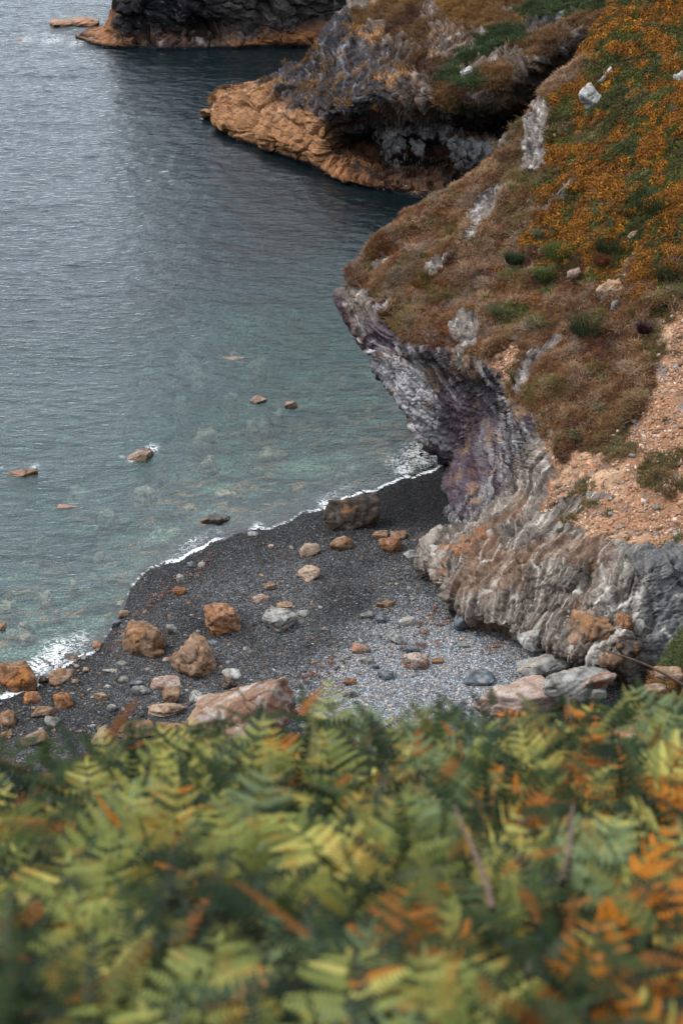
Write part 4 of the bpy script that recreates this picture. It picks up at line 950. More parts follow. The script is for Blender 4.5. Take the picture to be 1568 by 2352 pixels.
slope_rock('small dark stone on the grass below the orange bracken', 1243, 580, 22, 20, 'dark', 59)
slope_rock('pinkish bare stone in the rusty grass', 1316, 630, 40, 22, 'pink', 60)
slope_rock('tan stone at the foot of the dark green rushes', 1452, 540, 34, 16, 'tan', 61)
slope_rock('small grey stone high on the bracken slope near the edge', 1520, 132, 26, 24, 'grey', 62)
slope_rock('long pale stone near the nose of the headland', 886, 600, 34, 12, 'pale', 63)
slope_rock('pale knobbly rock on the middle headland above its cave', 1072, 172, 44, 30, 'pale', 64, P=P2)
slope_rock('small pale rock above the grassy patch of the middle headland', 1012, 110, 30, 16, 'pale', 65, P=P2)
slope_rock('tan stone lying at the upper rim of the buttress', 1268, 1195, 36, 26, 'tan', 66)
slope_rock('orange brown stone at the top of the buttress by the scree', 1292, 1222, 26, 24, 'tan', 67)

# ------------------------------------------------------------------ small stones: the largest one by one, the rest as one mass
SMALL = [rock_mesh(2000 + k, (1, .8, .55), pl_, 2, .5, .3, .8) for k, pl_ in enumerate(['grey', 'slate', 'tan', 'pale', 'grey', 'brown', 'slate', 'pink'])]
def free(x, y, r):
    return all((x - a) ** 2 + (y - b) ** 2 > (c + r) ** 2 for a, b, c in USED)
cnt = 0; STL = []
while cnt < 250:
    u, v = rng.uniform(0, 1180), rng.uniform(1240, 1720)
    if rng.random() < .55: u = rng.uniform(0, 560); v = rng.uniform(1440, 1720)
    q = at_z(u, v, .3); d = float(shore_d(q[0], q[1]))
    if d < -.6 or (u > 1000 and v < 1420): continue
    z = float(ground_z(q[0], q[1])); q = at_z(u, v, z)
    r = float(np.exp(rng.normal(math.log(.17), .32)))
    if not free(q[0], q[1], r * .5): continue
    k = rng.integers(len(SMALL)); o = link('shingle_stone', SMALL[k], MR)
    o.location = (q[0], q[1], z + r * .08); o.rotation_euler = (rng.uniform(-.2, .2), rng.uniform(-.2, .2), rng.uniform(0, 6.3)); o.scale = (r, r, r * rng.uniform(.6, 1.))
    tag(o, 'x', 'stone', 'small stones loose on the shingle')
    uz = 'by the water edge' if d < 2 else 'near the ferns' if v > 1600 else 'on the pale dry shingle' if u > 720 and v > 1440 else 'on the damp upper beach' if v < 1400 else 'among the big boulders' if u < 560 else 'in the middle of the beach'
    STL.append((o, u, ('tiny ' if r < .14 else 'small ' if r < .22 else 'larger ') + ['grey', 'slate', 'tan', 'pale', 'mid grey', 'brown', 'dark slate', 'pinkish'][k] + ' stone', uz)); USED.append((q[0], q[1], r * .5)); cnt += 1
number(STL)
def pebble_mesh(seed):
    D, F = ico(1); r = np.random.default_rng(seed); P = D * (1 + .18 * fbm(D * 1.3 + seed * 7, 2, seed)[:, None]) * np.array([.5, .36, .26]); P[:, 2] = P[:, 2] * 1.
    return mesh('pebble', P, F)
tm = NT('pebble_stone'); ca = tm.n('Attribute', attribute_name='tint', attribute_type='INSTANCER').outputs['Color']
pp = tm.n('BsdfPrincipled', {'Base Color': tm.mixc(1., ca, tm.ramp(tm.noise(40, 2), [(.3, (.75,) * 3), (.7, (1.25,) * 3)]), 'MULTIPLY'), 'Roughness': .6, 'Specular IOR Level': .12}); MP = tm.end(pp.outputs[0])
pk = []
for k in range(6):
    m_ = pebble_mesh(k); m_.materials.append(MP); pk.append((m_, 1 / 6))
n = 62000
uu = rng.uniform(-40, 1240, n * 2); vv = rng.uniform(1060, 1760, n * 2)
a_ = (uu - 784) / 1176 * HALF; b_ = (1176 - vv) / 1176 * HALF
dx, dy, dz = a_, math.cos(PITCH) + b_ * math.sin(PITCH), -math.sin(PITCH) + b_ * math.cos(PITCH)
k_ = (.9 - CAM_H) / dz; px_, py_ = dx * k_, dy * k_; d_ = shore_d(px_, py_)
keep = d_ > -.25; px_, py_, d_ = px_[keep][:n], py_[keep][:n], d_[keep][:n]
pz_ = ground_z(px_, py_)
bxy = [ground_hit(*q)[:2] for q in [(640, 1720), (700, 1560), (790, 1490), (860, 1445), (930, 1415), (1030, 1405), (1300, 1480), (1300, 1760), (900, 1800)]]
nn = np.stack([px_, py_, px_ * 0], -1)
isdry = inpoly(px_ + rng.normal(0, .9, len(px_)) + .8 * fbm(nn * .5, 3, 10), py_ + rng.normal(0, .9, len(px_)), bxy)
sz = np.exp(rng.normal(math.log(.054), .36, len(px_))) 
lum = np.exp(rng.normal(math.log(.068), .50, len(px_)))
lum = np.where(isdry, np.exp(rng.normal(math.log(.22), .34, len(px_))), lum)
shade_zone = sm(66.0, 70, py_) * sm(-1.8, 1.6, px_); lum = np.where(isdry, lum, lum * (1 - .72 * shade_zone))  # pebble tints darkened to match the painted cliff shade
hue = rng.random(len(px_)); tn = np.where((hue < .62)[:, None], [.94, 1., 1.07], np.where((hue < .9)[:, None], [1.02, 1., .98], [1.5, .95, .6]))
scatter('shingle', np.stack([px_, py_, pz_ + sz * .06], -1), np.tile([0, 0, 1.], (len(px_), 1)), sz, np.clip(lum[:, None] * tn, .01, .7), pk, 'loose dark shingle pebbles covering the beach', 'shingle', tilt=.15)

# red-brown weed fragments left in strands on the shingle
m_ = NT('weed'); c_ = m_.n('Attribute', attribute_name='tint', attribute_type='INSTANCER').outputs['Color']; MW = m_.end(m_.n('BsdfPrincipled', {'Base Color': c_, 'Roughness': .5}).outputs[0])
def weed_mesh(seed):
    r = np.random.default_rng(seed); V, F = [], []
    for k in range(7):
        a = r.uniform(0, 6.28); x, y = r.normal(0, .25, 2); l, w = r.uniform(.3, .7), .09; c, s_ = math.cos(a), math.sin(a); i = len(V)
        V += [(x - s_ * w, y + c * w, .02), (x + s_ * w, y - c * w, .02), (x + c * l * .5 + s_ * w, y + s_ * l * .5 - c * w, .22), (x + c * l * .5 - s_ * w, y + s_ * l * .5 + c * w, .22), (x + c * l, y + s_ * l, .03)]
        F += [(i, i + 1, i + 2), (i, i + 2, i + 3), (i + 3, i + 2, i + 4)]
    m = mesh('weed', V, F, smooth=False); m.materials.append(MW); return m
WP = []
for (u0, v0), (u1, v1), n_, sp in [((700, 1560), (775, 1515), 34, 12), ((905, 1490), (1010, 1478), 40, 8), ((960, 1455), (1040, 1420), 30, 8), ((1000, 1400), (960, 1440), 30, 8), ((240, 1500), (330, 1400), 30, 12), ((330, 1400), (520, 1262), 50, 10), ((690, 1575), (745, 1540), 14, 8), ((1100, 1500), (1170, 1470), 20, 8)]:
    for k in range(n_):
        t_ = rng.random(); q = ground_hit(u0 + (u1 - u0) * t_ + rng.normal(0, sp), v0 + (v1 - v0) * t_ + rng.normal(0, sp * .6)); WP.append(q + [0, 0, .03])
WP = np.array(WP); rr = rng.random(len(WP))[:, None]
scatter('seaweed', WP, np.tile([0, 0, 1.], (len(WP), 1)), rng.uniform(.08, .22, len(WP)), np.where(rr < .5, [.11, .028, .018], np.where(rr < .8, [.09, .045, .02], [.28, .12, .05])), [(weed_mesh(k), 1 / 3) for k in range(3)], 'red-brown seaweed scraps strewn on the shingle', 'seaweed', tilt=.1)

# scree on the earth slope
def sample_patch(data, weight, n):
    P, N, S, T = data[:4]
    a = np.cross(P[1:, :-1] - P[:-1, :-1], P[:-1, 1:] - P[:-1, :-1]); ar = np.linalg.norm(a, axis=-1) * weight[:-1, :-1]
    pr = (ar / ar.sum()).ravel(); idx = rng.choice(pr.size, n, p=pr); i, j = np.unravel_index(idx, ar.shape)
    f, g = rng.random((2, n, 1))
    X = P[i, j] + (P[i + 1, j] - P[i, j]) * f + (P[i, j + 1] - P[i, j]) * g
    return X, N[i, j], i, j
def project(P):
    d = P - EYE; f = d[..., 1] * math.cos(PITCH) - d[..., 2] * math.sin(PITCH); up = d[..., 1] * math.sin(PITCH) + d[..., 2] * math.cos(PITCH)
    return 784 + d[..., 0] / f / HALF * 1176, 1176 - up / f / HALF * 1176
P, N, S, T, vegm, em, rk = HM
near = (P[..., 0] < 19) & (T < 9.3)
X, NN, i, j = sample_patch(HM, em * near * (.25 + sm(-.1, .3, fbm(P * .6, 3, 150))), 9000)
SC_ = []
for k in range(6):
    m_ = rock_mesh(2500 + k, (1, .7, .5), 'tan', 1, .9, .2, .6); m_.materials.clear(); m_.materials.append(MP); SC_.append((m_, 1 / 6))
s_ = np.exp(rng.normal(math.log(.11), .42, len(X)))
lu = np.exp(rng.normal(0, .35, len(X)))[:, None]; hu = rng.random(len(X))[:, None]
tnt = np.where(hu < .78, [.32, .175, .105], np.where(hu < .93, [.42, .33, .27], [.17, .14, .13])) * lu
scatter('scree', X, NN, s_, np.clip(tnt, 0, .7), SC_, 'tan stony rubble covering the bare earth slope', 'scree', tilt=.4)
SCR = [rock_mesh(2600 + k, (1, .75, .5), pl_, 2, .95, .3, .7) for k, pl_ in enumerate(['tan', 'tan', 'pink', 'brown', 'grey', 'pale'])]
X, NN, i, j = sample_patch(HM, em * near * (.1 + sm(0, .3, fbm(P * .5, 3, 151)) + sm(64, 61, P[..., 1])), 110)
SCL = []
for k in range(len(X)):
    r = float(np.exp(rng.normal(math.log(.30), .25))); o = link('scree_stone', SCR[k % 6], MR); o.location = X[k]; o.scale = (r, r, r)
    o.rotation_euler = (rng.uniform(-.6, .6), rng.uniform(-.6, .6), rng.uniform(0, 6.3))
    tag(o, 'x', 'stone', 'larger stones on the scree slope'); pu, pv = pix(X[k])
    SCL.append((o, pu, ['tan', 'light tan', 'pinkish', 'brown', 'grey', 'pale'][k % 6] + ' angular stone', 'on the scree ' + ('above the buttress' if pv > 1180 else 'below the lower grass' if pv > 1030 else 'beside the lower grass' if pv > 880 else 'high up')))
number(SCL)

# ------------------------------------------------------------------ vegetation on the slopes
def blade_tuft(seed, n, h, w, spread, lean=.5):
    r = np.random.default_rng(seed); V, F = [], []
    for k in range(n):
        a = r.uniform(0, 6.283); rr = spread * math.sqrt(r.random()); x, y = rr * math.cos(a), rr * math.sin(a)
        b = a + r.normal(0, .7); L = h * r.uniform(.55, 1.1); ln = lean * (.3 + rr / (spread + 1e-6)) * r.uniform(.5, 1.3)
        dx, dy = math.cos(b), math.sin(b); sx, sy = -dy * w / 2, dx * w / 2; i = len(V)
        V += [(x - sx, y - sy, -.03), (x + sx, y + sy, -.03), (x + dx * ln * L * .35 + sx * .8, y + dy * ln * L * .35 + sy * .8, L * .55), (x + dx * ln * L * .35 - sx * .8, y + dy * ln * L * .35 - sy * .8, L * .55), (x + dx * ln * L * 1.0, y + dy * ln * L * 1.0, L * (1 - .25 * ln))]
        F += [(i, i + 1, i + 2), (i, i + 2, i + 3), (i + 3, i + 2, i + 4)]
    return mesh('tuft', V, F, smooth=False)
def leaf_clump(seed, n, rad, size):
    r = np.random.default_rng(seed); V, F = [], []
    for k in range(n):
        d = r.normal(0, 1, 3); d[2] = abs(d[2]); d /= np.linalg.norm(d); c = d * rad * r.uniform(.55, 1.05)
        t = r.normal(0, 1, 3); t -= d * t.dot(d) * .7; t /= np.linalg.norm(t); b = np.cross(d, t); s = size * r.uniform(.6, 1.3); i = len(V)
        V += [c - t * s, c + b * s * .5 + d * s * .2, c + t * s, c - b * s * .5 + d * s * .2]; F += [(i, i + 1, i + 2), (i, i + 2, i + 3)]
    return mesh('leaves', V, F, smooth=False)
MG = leaf_material('dry_grass', transl=.25); ML = leaf_material('slope_leaves', transl=.25, var=.5)
def protos(f, n):
    r = []
    for k in range(n):
        m = f(k); m.materials.append(MG if m.name.startswith('tuft') else ML); r.append((m, 1 / n))
    return r
GT = protos(lambda k: blade_tuft(k, 16, .20, .016, .11, .9), 5)
u_, v_ = project(P)
def poly_soft(poly, X, noise_amp=.7, s=200):
    w = [S1(*q)[:2] for q in poly]
    return inpoly(X[..., 0] + noise_amp * fbm(X * .6, 3, s), X[..., 1] + noise_amp * fbm(X * .6, 3, s + 1), w)
ORANGE = [(1440, -60), (1345, 130), (1290, 250), (1240, 420), (1200, 560), (1290, 560), (1420, 600), (1500, 640), (1700, 640), (2000, 300), (1800, -300)]
GREEN = [[(1225, 640), (1250, 590), (1300, 560), (1330, 590), (1290, 640), (1250, 690)], [(1130, 620), (1180, 590), (1210, 610), (1170, 640)], [(1130, 720), (1190, 700), (1220, 720), (1150, 760)],
         [(1330, 640), (1340, 580), (1400, 540), (1440, 560), (1430, 620), (1380, 640)], [(1420, 520), (1450, 450), (1620, 400), (1620, 520), (1500, 560)], [(1490, 680), (1568, 620), (1640, 640), (1640, 700)]]
X, NN, i, j = sample_patch(HM, vegm * near, 46000)
org = poly_soft(ORANGE, X + rng.normal(0, .5, X.shape), 1.8); grn = np.zeros(len(X), bool)
for q in GREEN: grn |= poly_soft(q, X, .4, 210)
n1 = fbm(X * .5, 4, 211); n2 = fbm(X * 2.2, 3, 212)
tg = np.tile(np.array([.27, .135, .068], np.float32), (len(X), 1)); tg = mix(tg, [.37, .235, .14], sm(-.05, .35, n2)); tg = mix(tg, [.17, .066, .028], sm(.0, .35, n1)); tg = mix(tg, [.19, .15, .055], sm(.1, .35, fbm(X * .8, 3, 213)) * .8)
tg = mix(tg, [.31, .23, .19], sm(.15, .3, fbm(X * 1.3, 3, 219)) * .6)
tg = mix(tg, [.12, .155, .045], grn * .95)
low = sm(68, 65, X[:, 1]); tg = mix(tg, [.20, .125, .055], low * .7)
tg = tg * np.exp(rng.normal(0, .22, len(X)))[:, None]
keep = ~(org & (rng.random(len(X)) < .6))
scatter('grass', X[keep], NN[keep] * .5 + [0, 0, .6], rng.uniform(.6, 1.25, keep.sum()) * (.75 + .5 * sm(0, .3, n2[keep])), tg[keep], GT, 'dry rusty grass covering the headland slope', 'grass', tilt=.22)
# orange and green bracken and heath leaves high on the slope
LC = protos(lambda k: leaf_clump(40 + k, 44, .14, .030), 5)
wO = vegm * near * (.003 + (poly_soft(ORANGE, P, 1.8) * .5 + .25 * poly_soft(ORANGE, P, 3.2, 290) + .25 * poly_soft(ORANGE, P, .6, 295)) * (.25 + sm(-.25, .1, fbm(P * .9, 3, 296)))); gr = np.zeros(P.shape[:2], bool)
X, NN, i, j = sample_patch(HM, wO, 34000)
n1 = fbm(X * .4, 4, 220); n2 = fbm(X * 1.9, 4, 221)
rr = rng.random(len(X))
tg = np.tile(np.array([.070, .080, .022], np.float32), (len(X), 1))
tg = mix(tg, [.15, .145, .035], (rr < .3) * 1.); 
isor = (n2 + .7 * n1 + rng.normal(0, .07, len(X))) > .10
tg = np.where(isor[:, None], np.where((rr < .5)[:, None], [.32, .135, .016], [.20, .078, .016]), tg)
dkg = sm(.12, .3, -n1)
tg = mix(tg, [.040, .062, .024], dkg * .8)
tg = tg * np.exp(rng.normal(0, .22, len(X)))[:, None]
scatter('bracken_cover', X + NN * .06, NN * .6 + [0, 0, .5], rng.uniform(.55, 1.25, len(X)) * (1 + .5 * isor), tg, LC, 'orange and green bracken and heath high on the slope', 'bracken', tilt=.3)
# heather domes in the middle of the slope
wH = vegm * near * ~poly_soft(ORANGE, P)
X, NN, i, j = sample_patch(HM, wH * sm(-.1, .25, fbm(P * .9, 3, 230)), 15000)
n1 = fbm(X * 1.1, 3, 231); tg = np.tile(np.array([.20, .095, .045], np.float32), (len(X), 1)); tg = mix(tg, [.12, .05, .04], sm(0, .3, n1)); tg = mix(tg, [.30, .20, .13], sm(.05, .3, -n1))
tg = np.where((rng.random(len(X)) < .02)[:, None], [.40, .17, .03], tg)
tg = np.where((rng.random(len(X)) < .07)[:, None], [.10, .13, .04], tg)
HC = protos(lambda k: leaf_clump(60 + k, 22, .11, .026), 4)
scatter('heather', X + NN * .03, NN * .6 + [0, 0, .5], rng.uniform(.6, 1.3, len(X)), tg * np.exp(rng.normal(0, .22, len(X)))[:, None], HC, 'low brown heather scrub on the headland slope', 'heather', tilt=.3)
# weeds on the scree
X, NN, i, j = sample_patch(HM, em * near * sm(.08, .3, fbm(P * .7, 4, 240)), 2600)
scatter('scree_grass', X, NN * .5 + [0, 0, .6], rng.uniform(.5, 1.1, len(X)), mix(np.tile(np.array([.19, .12, .055], np.float32), (len(X), 1)), [.10, .115, .045], (rng.random(len(X)) < .35) * 1.) * np.exp(rng.normal(0, .25, len(X)))[:, None], GT, 'sparse dry grass growing through the scree', 'grass', tilt=.2)
# the middle headland
P_, N_, S_, T_, vg_ = H2
X, NN, i, j = sample_patch(H2, (vg_ + .04 * (T_ > 4.6) * (T_ < 6.8)) * (P_[..., 0] < 26), 26000)
GP2 = [[(1005, 195), (1040, 130), (1100, 90), (1170, 70), (1230, 60), (1220, 100), (1120, 150), (1100, 215), (1040, 215)], [(1170, 40), (1260, -20), (1420, -30), (1400, 30), (1290, 60)]]
g2 = np.zeros(len(X), bool)
for q in GP2: g2 |= inpoly(X[:, 0] + .8 * fbm(X * .5, 3, 250), X[:, 1] + .8 * fbm(X * .5, 3, 251), [on_plane(*k, P2)[:2] for k in q])
n1 = fbm(X * .4, 4, 252); tg = np.tile(np.array([.20, .115, .055], np.float32), (len(X), 1)); tg = mix(tg, [.33, .17, .05], sm(.0, .3, n1) * sm(12, 4, X[:, 0])); tg = mix(tg, [.11, .06, .04], sm(.05, .35, -n1))
tg = np.where(g2[:, None], [.060, .085, .035], tg) * np.exp(rng.normal(0, .25, len(X)))[:, None]
scatter('headland_grass', X, NN * .4 + [0, 0, .7], rng.uniform(.9, 1.9, len(X)), tg, GT, 'rusty grass and green patches on the middle headland', 'grass', tilt=.25)
# the near bank
X, NN, i, j = sample_patch(BK, sm(-.2, .2, fbm(BK[0] * .8, 3, 260)) * (BK[3] > 2), 9000)
n1 = fbm(X * 1., 3, 261); tg = np.tile(np.array([.085, .105, .038], np.float32), (len(X), 1)); tg = mix(tg, [.24, .12, .05], sm(0, .25, n1))
scatter('bank_grass', X, NN * .4 + [0, 0, .7], rng.uniform(.7, 1.5, len(X)), tg * np.exp(rng.normal(0, .25, len(X)))[:, None], GT, 'green and rusty grass on the near bank', 'grass', tilt=.25)

# separate tussocks
def tussock(lb, u, v, w, colour, seed, Pl=P1, lean=.8, name='grass_tussock', h=.75):
    q = on_plane(u, v, Pl); s = .3572 / 1568 * math.hypot(q[1], CAM_H - q[2]); r = w * s / 2
    m = blade_tuft(seed, int(220 + 120 * r), .55 * r / .5 * h + .18, .024, r * .75, lean)
    mt = TM.setdefault(colour, leaf_material('tussock_leaf', False, colour, .25)); m.materials.append(mt)
    o = link(name, m); o.location = q + np.array([0, 0, .0]); tag(o, lb, 'grass tussock' if name == 'grass_tussock' else 'shrub')
TM = {}
DG, MGN, ST, PG, RD = (.038, .062, .030), (.085, .12, .035), (.27, .20, .14), (.15, .18, .10), (.20, .08, .04)
for k, (lb, u, v, w, c) in enumerate([
    ('largest dark green tussock, between the yellowish slab and the scree', 1350, 765, 100, DG), ('green tussock with upright blades left of the largest dark one', 1245, 750, 56, MGN),
    ('spreading straw tussock of dead blades below the green upright one', 1212, 800, 70, ST), ('pale green tussock highest of the left-hand group', 1148, 722, 52, PG),
    ('bright green tussock below the small dark stone', 1282, 590, 74, MGN), ('dark green tussock left of the small dark stone', 1180, 602, 48, DG),
    ('long dark green rushes at the lower rim of the orange bracken', 1400, 575, 86, DG), ('broad dark clump of rushes right of the orange bracken', 1500, 480, 110, DG),
    ('dark green clump at the frame edge above the scree', 1535, 640, 80, DG), ('green tuft directly below the small dark stone group', 1248, 640, 44, MGN),
    ('straw-coloured spray of blades at the right edge above the scree', 1560, 680, 44, ST), ('small green tussock beside the narrow pale rib', 1240, 545, 34, PG),
    ('silvery green patch of leaves in the middle of the lower grass', 1385, 945, 40, PG), ('silvery green tuft lowest in the lower grass', 1330, 1010, 40, PG),
    ('dark round heather bush above the scree edge', 1478, 762, 38, (.05, .022, .028)), ('reddish tuft beside the grey ledge', 1380, 605, 50, RD),
    ('dark green spiky bush below the big pale outcrop', 1440, 500, 46, DG)]):
    tussock(lb, u, v, w, c, 300 + k)
tussock('blue-green bush on the crest of the middle headland', 1172, 85, 54, (.05, .075, .05), 340, P2, .6, 'shrub')

# ------------------------------------------------------------------ the bracken in front of the camera
def pinna_mesh(seed, n=12):
    """one leaflet branch of a bracken frond along +Y, length 1, with its own small lobes"""
    r = np.random.default_rng(seed); V, F, tip = [], [], []
    def add(pts, fs, t):
        i = len(V); V.extend(pts); F.extend([tuple(i + a for a in f) for f in fs]); tip.extend(t)
    for k in range(n):                                     # midrib
        y0, y1 = k / n, (k + 1) / n; z0, z1 = -.12 * y0 ** 2, -.12 * y1 ** 2; w0, w1 = .010 * (1 - y0) + .002, .010 * (1 - y1) + .002
        add([(-w0, y0, z0 + .004), (w0, y0, z0 + .004), (w1, y1, z1 + .004), (-w1, y1, z1 + .004)], [(0, 1, 2), (0, 2, 3)], [y0, y0, y1, y1])
    for k in range(n):
        y = .04 + .93 * (k + .3) / n; L = .175 * (1 - y) ** .6 * (.75 + .35 * math.sin(min(1, y * 5) * 1.57)) + .018
        for s in (-1, 1):
            a = R(64 + r.normal(0, 5)) ; dx, dy = s * math.sin(a), math.cos(a); w = .5 / n * .62; z = -.12 * y * y; dr = r.uniform(.02, .10); l = L * r.uniform(.85, 1.1)
            px, py = -dy * w, dx * w
            def q(t, side): 
                ww = side * (1 - .15 * t) * (1 if t < .7 else .6)
                return (dx * l * t + px * ww, y + dy * l * t + py * ww, z - dr * l * t * t * 2)
            pts = [q(0, -.8), q(0, .8), q(.35, 1), q(.35, -1), q(.72, .9), q(.72, -.9), (dx * l, y + dy * l, z - dr * l * 2)]
            add(pts, [(0, 1, 2), (0, 2, 3), (3, 2, 4), (3, 4, 5), (5, 4, 6)], [y] * 2 + [y * .8 + .1] * 2 + [y * .7 + .3] * 2 + [1.])
    return mesh('pinna', V, F, smooth=True, attrs={'tip': np.array(tip)})
FC = {'green': (.285, .315, .085), 'yellow': (.53, .48, .13), 'teal': (.20, .265, .125), 'orange': (.60, .20, .018), 'rust': (.33, .11, .022)}
PIN = {}
for cn_, cc in FC.items():
    mt = leaf_material('bracken_' + cn_, False, cc, .38, .35)
    for k in range(3):
        m = pinna_mesh(k + 1); m.materials.append(mt); PIN[cn_, k] = m
def stem_mesh(L, bend, rad, seed, segs=14):
    V, F = [], []; ring = 5; path = []
    for i in range(segs + 1):
        t = i / segs; path.append(Vector((0, L * (math.sin(bend * t) / bend if bend > .05 else t), L * ((1 - math.cos(bend * t)) / bend if bend > .05 else 0))))
    # starts upright (+Z) and arches to +Y
    path = [Vector((0, p.z, p.y)) for p in path]
    for i, p in enumerate(path):
        d = (path[min(i + 1, segs)] - path[max(i - 1, 0)]).normalized(); n1 = Vector((1, 0, 0)); n2 = d.cross(n1); r = rad * (1 - .75 * i / segs)
        for k in range(ring):
            a = k / ring * 6.283; V.append(p + n1 * math.cos(a) * r + n2 * math.sin(a) * r)
    for i in range(segs):
        for k in range(ring):
            a, b = i * ring + k, i * ring + (k + 1) % ring; F.append((a, b, b + ring, a + ring))
    return mesh('stem', [v[:] for v in V], F), path
MS = rock_material('fern_stem', 60, .001, .6, attr=False, base=(.20, .19, .05), speck=False)
MSB = rock_material('dead_stem', 60, .001, .7, attr=False, base=(.13, .085, .065), speck=False)
STEMS = [stem_mesh(1.0, b, .006, k) for k, b in enumerate([1.0, 1.35, 1.7, .8])]
def fern(x, y, L, az, kind, lb, grp, seed):
    r = random.Random(seed); sm_, path = STEMS[seed % 4]
    root = bpy.data.objects.new('bracken_fern', None); COL.objects.link(root); tag(root, lb, 'fern', grp)
    z = float(hill_z(x, y)) - .02
    root.location = (x, y, z); root.rotation_euler = (r.gauss(-.1, .25), r.gauss(0, .22), az); root.scale = (L * r.uniform(.8, 1.05), L, L * r.uniform(.9, 1.2)); root.empty_display_size = .05
    st = link('stem', sm_, MS if kind not in ('orange', 'rust') else MSB, root)
    n = 8; segs = len(path) - 1
    for k in range(n):
        t = .36 + .58 * (k / (n - 1)) ** .92; i = t * segs; a = int(i); f = i - a
        p = path[a].lerp(path[min(a + 1, segs)], f); d = (path[min(a + 1, segs)] - path[a]).normalized() if a < segs else (path[-1] - path[-2]).normalized()
        ln = (.40 * (1 - (k / n)) ** .85 + .06) * r.uniform(.85, 1.12)
        for s in (-1, 1):
            kk = kind
            if r.random() < .12: kk = {'green': 'yellow', 'yellow': 'green', 'teal': 'green', 'orange': 'yellow', 'rust': 'orange'}[kind]
            if kind in ('green', 'yellow') and r.random() < .025: kk = 'orange'
            o = link('pinna', PIN[kk, r.randrange(3)], None, root)
            side = Vector((s, 0, 0)); yd = (side * math.sin(R(66)) + d * math.cos(R(66)) + Vector((0, 0, r.uniform(-.12, .12)))).normalized()
            nrm = side.cross(d) * s; nrm = (nrm if nrm.z > 0 else -nrm); xd = yd.cross(nrm).normalized(); zd = xd.cross(yd)
            M = Matrix((xd, yd, zd)).transposed().to_4x4() @ Matrix.Rotation(r.gauss(0, .38), 4, 'Y'); M.translation = p
            o.matrix_local = M @ Matrix.Scale(ln, 4)
    o = link('pinna', PIN[kind, 0], None, root); d = (path[-1] - path[-3]).normalized(); xd = Vector((1, 0, 0)); zd = xd.cross(d)
    M = Matrix((xd, d, zd)).transposed().to_4x4(); M.translation = path[-2]; o.matrix_local = M @ Matrix.Scale(.13, 4)
    return root
NM = {'green': 'green', 'yellow': 'yellow-green', 'teal': 'bluish', 'orange': 'orange dying', 'rust': 'dead brown'}
fr = random.Random(5); cnt = 0; spots = []; FL = []
for row in range(21):
    y = 1.5 + row * .18; hw = .30 + y * .2 + .1
    nx = int(hw * 2 / .165)
    for k in range(nx + 1):
        x = -hw + (k + fr.uniform(-.35, .35)) * (hw * 2 / nx); yy = y + fr.uniform(-.12, .12)
        if yy > 4.95 - .95 * sm(-.35, -1., np.array(x)) + .15 * math.sin(x * 4): continue
        spots.append((x, yy))
for k in range(60):                                    # a looser margin of ferns on both sides
    yy = fr.uniform(1.3, 4.9); x = fr.choice((-1, 1)) * ((.45 + yy * .2) + fr.uniform(.0, 1.1)); spots.append((x, yy))
for x, yy in spots:
    right = sm(.05, .75, np.array(x)) if True else 0
    near_ = 1 - min(1, (yy - 1.5) / 4)
    po = .07 + .48 * float(right) * (.4 + .9 * near_)
    q = fr.random()
    kind = 'orange' if q < po * .7 else 'rust' if q < po else 'yellow' if q < po + .30 else 'teal' if q < po + .30 + .25 else 'green'
    az = fr.gauss(0, 1.0) + (0 if fr.random() < .6 else math.pi)
    L = fr.uniform(.23, .37)
    place = ('at the far rim' if yy > 4.4 else 'far up the slope' if yy > 3.6 else 'halfway up' if yy > 2.5 else 'close to the camera') 
    side = 'on the left' if x < -.08 * (yy + 1) else 'on the right' if x > .08 * (yy + 1) else 'in the centre'
    lb = '%s bracken fern %s %s' % (NM[kind], place, side)
    FL.append((fern(x, yy, L, az, kind, 'x', 'bracken ferns in front of the camera', cnt), x / (1 + yy), NM[kind] + ' bracken fern', place + ' ' + side)); cnt += 1
number(FL)
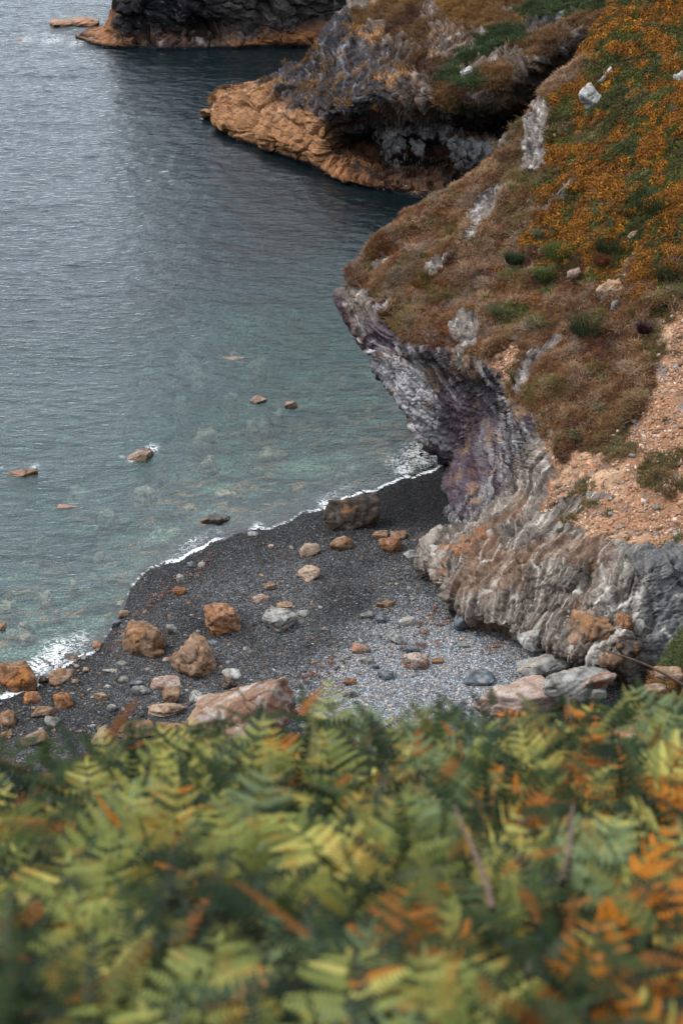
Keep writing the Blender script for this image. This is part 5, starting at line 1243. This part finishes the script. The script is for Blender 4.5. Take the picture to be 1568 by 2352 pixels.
# dense low fern leaves below, tinted dark to paint shade into the gaps
n = 9500; yy = rng.uniform(1.1, 5.8, n); xx = rng.uniform(-1, 1, n) * (1.25 + .22 * yy); zz = hill_z(xx, yy) + rng.uniform(.0, .26, n) 
UM = leaf_material('undergrowth_leaf', True, None, .3)
up = []
for k in range(3):
    m = pinna_mesh(20 + k, 10); m.materials.clear(); m.materials.append(UM); up.append((m, 1 / 3))
h_ = rng.random(n)[:, None]; tg = .7 * np.where(h_ < .5, [.045, .070, .022], np.where(h_ < .86, [.025, .045, .024], np.where(h_ < .93, [.15, .15, .04], [.34, .12, .025])))
scatter('bracken_undergrowth', np.stack([xx, yy, zz], -1), np.tile([0, -.3, 1.], (n, 1)), rng.uniform(.08, .17, n), tg * np.exp(rng.normal(0, .25, n))[:, None], up, 'low dark bracken leaves filling the gaps between the ferns', 'undergrowth', tilt=.5)
# bare stalks
def stalk(lb, a, b, rad, bend, name='dry_stalk'):
    a, b = Vector(a), Vector(b); V, F = [], []; n = 12
    for i in range(n + 1):
        t = i / n; p = a.lerp(b, t) + Vector((0, 0, bend * math.sin(t * 3.14))) + (b - a).length * Vector((.012 * math.sin(t * 5), 0, 0)); d = (b - a).normalized(); n1 = d.orthogonal().normalized(); n2 = d.cross(n1); r = rad * (1 - .6 * t)
        for k in range(6): V.append((p + n1 * math.cos(k / 6 * 6.283) * r + n2 * math.sin(k / 6 * 6.283) * r)[:])
    for i in range(n):
        for k in range(6): q_, w_ = i * 6 + k, i * 6 + (k + 1) % 6; F.append((q_, w_, w_ + 6, q_ + 6))
    o = link(name, mesh('stalk', V, F), MSB); tag(o, lb, 'stalk')
def pt(u, v, y): return at_y(u, v, y)
stalk('thick pale bare stalk leaning in the ferns right of centre', pt(1130, 2090, 2.6), pt(1050, 1850, 3.0), .007, 0)
stalk('grey-pink stalk standing in the ferns left of the orange fronds', pt(1290, 2030, 2.7), pt(1320, 1850, 3.0), .007, .0)
stalk('thin brown stalk above the fern tops near the grey slab', pt(1312, 1730, 4.6), pt(1308, 1600, 5.0), .006, 0)
stalk('thin curved stalk at the fern tops below the grey slab', pt(1262, 1700, 4.6), pt(1215, 1620, 5.0), .006, .01)
stalk('thin pale stalk in the ferns beside the centre', pt(650, 2060, 3.0), pt(690, 1960, 3.2), .006, 0)
stalk('thin bare stalk in the ferns right of centre, half way down', pt(1195, 1900, 3.5), pt(1215, 1830, 3.7), .005, 0)
stalk('long bare twig arching over the green bank', pt(1570, 1575, 12), pt(1372, 1488, 12), .013, .03, 'dry_twig')
